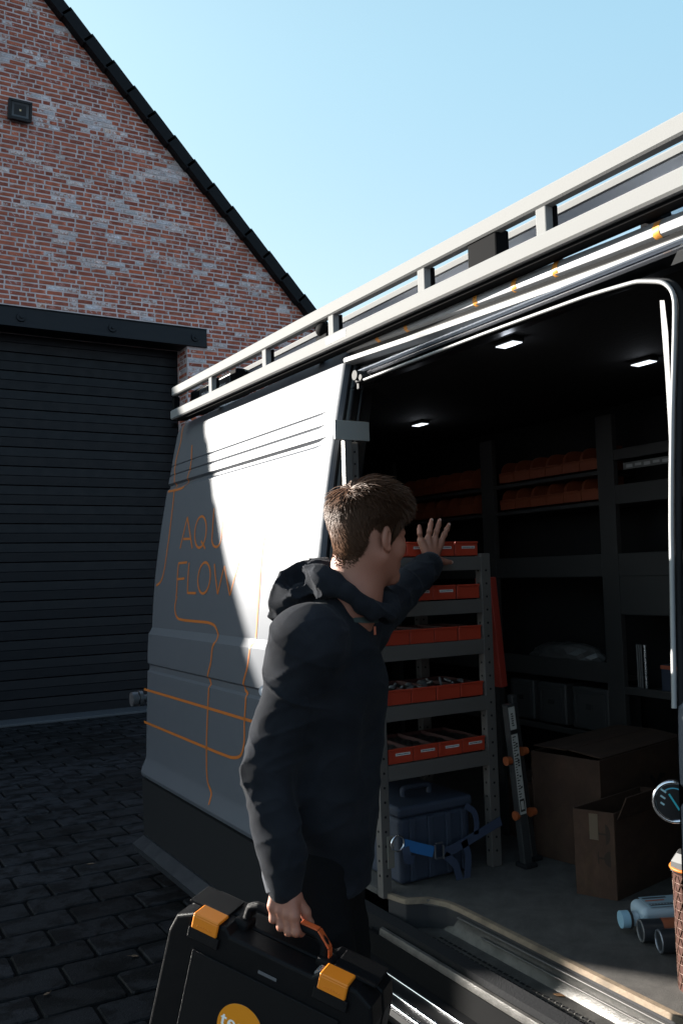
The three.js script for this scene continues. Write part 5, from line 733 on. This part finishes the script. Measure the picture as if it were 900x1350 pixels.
  const oz = P(494, 832, 2.36); put('drawcord', tube([add(oz, UY, 0.012), add(oz, UY, 0.004), oz, add(oz, UY, -0.01)], 0.0035, 20, 6), M([0.3, 0.07, 0.03], 0.7));
  // t-shirt at the neck
  const tee = []; for (let i = 0; i <= 40; i++) { const a = i / 40 * 6.2832, p = (r, h) => nape.clone().addScaledVector(Bk, 0.012 + r * Math.cos(a)).addScaledVector(Rb, r * Math.sin(a)).addScaledVector(UY, h + 0.012 * Math.cos(a)); tee.push([p(0.063, 0.03), p(0.066, 0.033), p(0.07, 0.028), p(0.074, 0.0), p(0.08, -0.05)]); }
  put('t_shirt', quadStrip(tee), M([0.045, 0.06, 0.055], 0.9, 0, { bumpMap: rep(texFine, 20), bumpScale: 0.0006 })); const tl = P(446, 770, 2.44);
  put('shirt_tag', new THREE.BoxGeometry(0.022, 0.014, 0.002).applyMatrix4(new THREE.Matrix4().lookAt(v(0, 0, 0), fw.clone().negate(), UY)).rotateZ(0.4).translate(tl.x, tl.y, tl.z), M([0.02, 0.28, 0.42], 0.6));
  // ---------------- trousers and shoes
  const tr = M([0.007, 0.007, 0.0075], 0.9, 0, { specularIntensity: 0.2, bumpMap: rep(texFine, 14), bumpScale: 0.001 });
  const fR = v(1.1, 0, -1.93), fL = v(1.2, 0, -2.17), hR = add(hip, Rb, 0.085), hL = add(hip, Rb, -0.05), kR = hR.clone().lerp(fR, 0.5).addScaledVector(Fb, 0.05), kL = hL.clone().lerp(fL, 0.5).addScaledVector(Fb, 0.04); kR.y = kL.y = 0.52;
  const legs = [cap(hip, add(hip, UY, 0.1), 0.122, 0.12), cap(hR, kR, 0.095, 0.072), cap(kR, v(fR.x, 0.07, fR.z), 0.075, 0.06), cap(hL, kL, 0.092, 0.07), cap(kL, v(fL.x, 0.07, fL.z), 0.075, 0.06)];
  const lb = new THREE.Box3().setFromPoints([hip, fR, fL, add(hip, UY, 0.12)]).expandByScalar(0.2); lb.min.y = 0.03;
  put('trousers', meshSDF((x, y, z) => { let d = 1; for (const f of legs) d = smin(d, f(x, y, z), 0.04); if (Math.abs(d) < 0.05) d -= bodyFold(x, y * 0.7, z); return Math.max(d, 0.055 - y); }, lb.min, lb.max, 0.012), tr);
  for (const f of [fR, fL]) { const t = v(f.x, 0, f.z), sp = [cap(add(t, UY, 0.06), add(add(t, Fb, 0.15), UY, 0.035), 0.045, 0.038), cap(add(add(t, Fb, -0.06), UY, 0.05), add(t, UY, 0.1), 0.04, 0.05)], b3 = new THREE.Box3().setFromPoints([add(t, Fb, -0.12), add(t, Fb, 0.22), add(t, UY, 0.16)]).expandByScalar(0.06); b3.min.y = -0.02; put('shoe', meshSDF((x, y, z) => Math.max(smin(sp[0](x, y, z), sp[1](x, y, z), 0.03), 0.002 - y), b3.min, b3.max, 0.008), M([0.02, 0.02, 0.02], 0.6)); }
  // ---------------- hair: a cap of short hair and separate curved locks
  const hm = M([0.026, 0.014, 0.009], 0.7, 0, { specularIntensity: 0.3, bumpMap: rep(texFine, 26), bumpScale: 0.0015 });
  const toH = (p) => { const d = p.clone().sub(HC); return [d.dot(Fh) / k, d.dot(Rh) / k, d.dot(Uh) / k]; };
  const hairline = (f, r) => { const ar = Math.abs(r); // lowest height u (head units) where hair grows, as a function of the forward position
    if (f > 0.075) return 0.07 + (f - 0.075) * 1.2; if (f > 0.045) return lerp(0.035, 0.07, (f - 0.045) / 0.03); if (f > 0.012) return lerp(-0.02, 0.035, (f - 0.012) / 0.033) - (ar > 0.05 && f < 0.03 ? 0.012 : 0); if (f > -0.03) return 0.012; return lerp(0.01, -0.092, sstep(-0.03, -0.082, f)) + 0.045 * Math.pow(ar / 0.06, 2) * sstep(-0.03, -0.06, f); };
  const shellF = (x, y, z) => { const p = v(x, y, z).sub(HC), f = p.dot(Fh) / k, r = p.dot(Rh) / k, u = p.dot(Uh) / k; let d = headBase(x, y, z); if (d > 0.06) return d; const hl = u - hairline(f, r) - 0.02 * sstep(-0.02, -0.06, f); const th = 0.001 + 0.013 * sstep(0.0, 0.11, hl) ; d -= th + (noise3(x * 45, y * 45, z * 45) - 0.5) * 0.007 * sstep(0, 0.05, hl); return Math.max(d, -hl * 0.8 * k + (noise3(x * 80, y * 80, z * 80) - 0.5) * 0.004); };
  const hairCap = put('hair', meshSDF(shellF, lo, hi, 0.0045), hm);
  const surf = (dir) => { const c = hp(-0.012, 0, 0.03); let t = 0.05; for (let i = 0; i < 30; i++) { const p = add(c, dir, t), d = headBase(p.x, p.y, p.z); t -= d * 0.9; if (Math.abs(d) < 0.0006) break; } return add(c, dir, t); };
  const pos = [], idx = [], crown = Uh.clone().multiplyScalar(0.8).addScaledVector(Fh, -0.6).normalize(); let nl = 0; seed = 4242;
  for (let tries = 0; tries < 90000 && nl < 14000; tries++) {
    const zz = rr(-1, 1), aa = rr(0, 6.2832), s = Math.sqrt(1 - zz * zz), dir = Fh.clone().multiplyScalar(s * Math.cos(aa)).addScaledVector(Rh, s * Math.sin(aa)).addScaledVector(Uh, zz), p = surf(dir), [f, r, u] = toH(p), hl = u - hairline(f, r);
    if (hl < 0.001 || u > 0.2) continue; nl++;
    const topness = sstep(0.04, 0.12, u), len = lerp(0.012, 0.034, sstep(0.0, 0.07, hl)) * rr(0.7, 1.2) + topness * rr(0.02, 0.055), base2 = add(p, dir, 0.0012 + 0.0135 * sstep(0.0, 0.11, hl)), tan = dir.clone().sub(crown); tan.addScaledVector(dir, -tan.dot(dir)).normalize();
    const sw = noise3(p.x * 20, p.y * 20, p.z * 20) - 0.5, sideV = dir.clone().cross(tan).normalize(), lift = lerp(0.22, 0.75, topness) + 0.25 * (noise3(p.x * 26 + 9, p.y * 26, p.z * 26) - 0.4), wdt = lerp(0.0013, 0.0028, topness) * rr(0.7, 1.3);
    let d0 = tan.clone().addScaledVector(dir, lift).addScaledVector(sideV, sw * 2.6 + rr(-0.55, 0.55)).addScaledVector(Fh, 0.35 * topness).normalize(), cur = base2, b0 = pos.length / 3; const curl = rr(-1, 1) * (0.5 + topness);
    for (let i = 0; i <= 4; i++) { const w = wdt * (i === 4 ? 0.12 : 1 - i * 0.17), e1 = sideV, e2 = d0.clone().cross(sideV).normalize(); for (let m = 0; m < 3; m++) { const a = m * 2.094, pp = cur.clone().addScaledVector(e1, Math.cos(a) * w).addScaledVector(e2, Math.sin(a) * w); pos.push(pp.x, pp.y, pp.z); } if (i) for (let m = 0; m < 3; m++) { const a = b0 + (i - 1) * 3 + m, b = b0 + (i - 1) * 3 + (m + 1) % 3; idx.push(a, b, a + 3, b, b + 3, a + 3); } cur = add(cur, d0, len / 4); d0.addScaledVector(sideV, curl * 0.22).addScaledVector(dir, -0.16).addScaledVector(UY, -0.05).normalize(); }
  }
  const lg = new THREE.BufferGeometry(); lg.setAttribute('position', new THREE.Float32BufferAttribute(pos, 3)); lg.setIndex(idx); lg.computeVertexNormals();
  const locks = put('hair_locks', lg, M([0.075, 0.034, 0.016], 0.55, 0, { specularIntensity: 0.6 })); locks.userData.kind = 'stuff';
  // eyebrows
  for (const s of [-1, 1]) put('eyebrow', tube([hp(0.086, s * 0.012, 0.026), hp(0.089, s * 0.028, 0.032), hp(0.08, s * 0.046, 0.027)], 0.0045, 14, 6), hm);
  for (const s of [-1, 1]) put('eye', new THREE.SphereGeometry(0.0055 * k, 12, 10).translate(...hp(0.0865, s * 0.031, 0).toArray()), M([0.03, 0.02, 0.015], 0.15));
}
// ------------------------------------------------------------------ tool case
{
  const g = thing('tool_case', 'black plastic tool case with orange latches held in the right hand', 'case', hold);
  g.quaternion.setFromRotationMatrix(new THREE.Matrix4().makeBasis(ca, cw, cz));
  const pm = M([0.0065, 0.0065, 0.007], 0.5, 0, { specularIntensity: 0.22, bumpMap: rep(texFine, 12), bumpScale: 0.0006, roughnessMap: rep(texRough, 6) }), om = M([0.75, 0.22, 0.012], 0.42), rm = M([0.5, 0.09, 0.02], 0.45);
  const T = -0.052, Bt = -0.42, Lh = 0.27;
  const shell = (z0, z1) => { const s = new THREE.Shape([[-Lh + 0.012, T - 0.02], [-Lh + 0.05, T + 0.0], [-0.13, T + 0.0], [-0.115, T - 0.014], [0.115, T - 0.014], [0.13, T], [Lh - 0.05, T], [Lh - 0.012, T - 0.02], [Lh, T - 0.06], [Lh + 0.003, Bt + 0.05], [Lh - 0.03, Bt], [-Lh + 0.03, Bt], [-Lh - 0.003, Bt + 0.05], [-Lh, T - 0.06]].map((p) => new THREE.Vector2(...p))); return new THREE.ExtrudeGeometry(s, { depth: z1 - z0 - 0.016, bevelEnabled: true, bevelSize: 0.008, bevelThickness: 0.008, bevelSegments: 3 }).translate(0, 0, z0 + 0.008); };
  part('front_shell', shell(0.003, 0.072), pm, g); part('back_shell', shell(-0.072, -0.001), pm, g);
  part('raised_panel', box(-0.2, Bt + 0.05, 0.0722, 0.2, T - 0.075, 0.078, 0.006, 2), pm, g);
  for (const s of [-1, 1]) part('corner_block', box(s * 0.2 - 0.055, T + 0.0085, -0.055, s * 0.2 + 0.055, T + 0.014, 0.035, 0.006, 2), pm, g);
  for (let k = 0; k < 5; k++) part('edge_rib', box(-Lh - 0.0155, T - 0.11 - k * 0.055, -0.05, -Lh - 0.0105, T - 0.075 - k * 0.055, 0.05, 0.002), pm, g);
  for (const x of [-0.178, 0.168]) {
    const l = part('latch', [box(x - 0.036, T - 0.022, 0.0735, x + 0.036, T + 0.012, 0.082, 0.004, 2), box(x - 0.036, T + 0.0088, 0.03, x + 0.036, T + 0.0168, 0.0815, 0.004, 2)], om, g);
    for (let i = 0; i < 6; i++) part('grip_dot', box(x - 0.02 + i * 0.0075, T - 0.012, 0.0815, x - 0.0165 + i * 0.0075, T - 0.008, 0.083, 0.0006), om, l);
    part('latch_mount', box(x - 0.044, T - 0.05, 0.0725, x + 0.044, T - 0.0225, 0.079, 0.004), pm, g);
  }
  const hpz = [v(-0.108, T - 0.005, 0), v(-0.104, -0.012, 0), v(-0.085, 0, 0), v(0.0, 0, 0), v(0.078, 0, 0), v(0.104, -0.016, 0), v(0.112, T - 0.005, 0)];
  part('handle', new THREE.TubeGeometry(new THREE.CatmullRomCurve3(hpz, false, 'catmullrom', 0.1), 60, 0.0115, 12), pm, g);
  part('handle_grip', [bar(v(0.035, 0.0118, 0), v(0.082, 0.0118, 0), 0.02, 0.004, v(0, 0, 1)), bar(v(0.083, 0.0115, 0), v(0.118, -0.02, 0), 0.02, 0.005, v(0, 0, 1)), bar(v(0.1185, -0.021, 0), v(0.1255, T - 0.002, 0), 0.02, 0.005, v(0, 0, 1))], rm, g);
  for (const x of [-0.112, 0.118]) part('handle_mount', [box(x - 0.022, T - 0.02, -0.026, x + 0.022, T + 0.012, 0.026, 0.01, 3)], pm, g);
  part('hinge_pin', cyl(v(0.125, T - 0.002, 0.04), v(0.125, T - 0.002, 0.062), 0.012, 0.012, 20), M([0.5, 0.5, 0.5], 0.25, 0.7), g);
  const lg = canvasTex(256, 256, (c, w, h) => { c.fillStyle = '#e08a12'; c.fillRect(0, 0, w, h); c.fillStyle = '#f3f1ec'; c.font = 'bold 92px sans-serif'; c.textAlign = 'center'; c.textBaseline = 'middle'; c.fillText('testo', 128, 116); });
  const st = part('round_sticker', new THREE.CylinderGeometry(0.062, 0.062, 0.0012, 48).rotateX(Math.PI / 2).rotateZ(Math.PI / 2).translate(-0.033, -0.26, 0.0786), M([1, 1, 1], 0.45, 0, { map: lg }), g);
  part('embossed_line', box(-0.02, T - 0.058, 0.0726, 0.03, T - 0.05, 0.0738, 0.0005), M([0.1, 0.1, 0.105], 0.5), g);
}
// ------------------------------------------------------------------ a columnar conifer beside the garage door, left of the frame: its shade falls into the van
{
  const c = [-2.21, 0, -8.3], t = thing('conifer_tree', 'narrow columnar dark green conifer beside the garage door', 'tree', c);
  part('trunk', new THREE.CylinderGeometry(0.04, 0.09, 1.2, 10).translate(0, 0.6, 0), M([0.06, 0.045, 0.035], 0.95), t);
  const fo = M([0.03, 0.05, 0.024], 0.9), g = new THREE.IcosahedronGeometry(1, 5), p = g.attributes.position; for (let i = 0; i < p.count; i++) { const x = p.getX(i), y = p.getY(i), z = p.getZ(i), n = 0.9 + 0.25 * fbm(x * 4 + 3, y * 16, z * 4, 3); p.setXYZ(i, x * 0.35 * n, 2.5 + y * 2.25, z * 0.35 * n); } g.computeVertexNormals();
  const lv = [g]; seed = 99; for (let i = 0; i < 3500; i++) { const y = rr(-0.97, 1), a = rr(0, 6.28), r = 0.33 * Math.sqrt(1 - y * y) + 0.01, l = rr(0.05, 0.11); lv.push(new THREE.ConeGeometry(0.012, l, 3).translate(0, l / 2, 0).rotateZ(-rr(0.2, 0.7)).rotateY(-a).translate(r * Math.cos(a), 2.5 + y * 2.2, r * Math.sin(a))); }
  part('crown', merge(lv), fo, t);
}
// ---- a few dry leaves blown onto the step and the paving
{
  const leaf = () => { const sh = new THREE.Shape(); sh.moveTo(0, -0.02); sh.bezierCurveTo(0.014, -0.012, 0.013, 0.008, 0, 0.022); sh.bezierCurveTo(-0.013, 0.008, -0.014, -0.012, 0, -0.02); const g = new THREE.ExtrudeGeometry(sh, { depth: 0.0006, bevelEnabled: false, curveSegments: 10 }).rotateX(-Math.PI / 2), p = g.attributes.position; for (let i = 0; i < p.count; i++) p.setY(i, p.getY(i) + 9 * p.getX(i) * p.getX(i) * 3 + 6 * p.getZ(i) * p.getZ(i)); g.computeVertexNormals(); return g; };
  const lm = M([0.24, 0.12, 0.05], 0.8), lm2 = M([0.11, 0.065, 0.035], 0.85);
  const put = (label, p, y, t, m, k) => { const g = thing('dry_leaf', label, 'leaf', [p.x, y, p.z], 'dry leaves lying about', t); part('blade', leaf().scale(k, 1, k), m, g); part('stalk', tube([v(0, 0.001, 0.02 * k), v(0.002, 0.003, 0.03 * k), v(0.005, 0.002, 0.038 * k)], 0.0007, 8, 5), m, g); };
  put('small dry brown leaf lying on the slotted metal step', PY(738, 1313, 0.506), 0.5065, 0.7, lm, 0.9);
  put('dry leaf on the paving nearest the bottom left corner', PY(62, 1312, 0), 0.004, 2.1, lm2, 0.8); put('dry leaf on the dark paving beside the left end of the case', PY(178, 1262, 0), 0.004, 4.0, lm2, 0.9); put('dry leaf on the paving below the rear of the van', PY(120, 1140, 0), 0.004, 1.2, lm2, 1.1);
}
renderer.render(scene, camera);
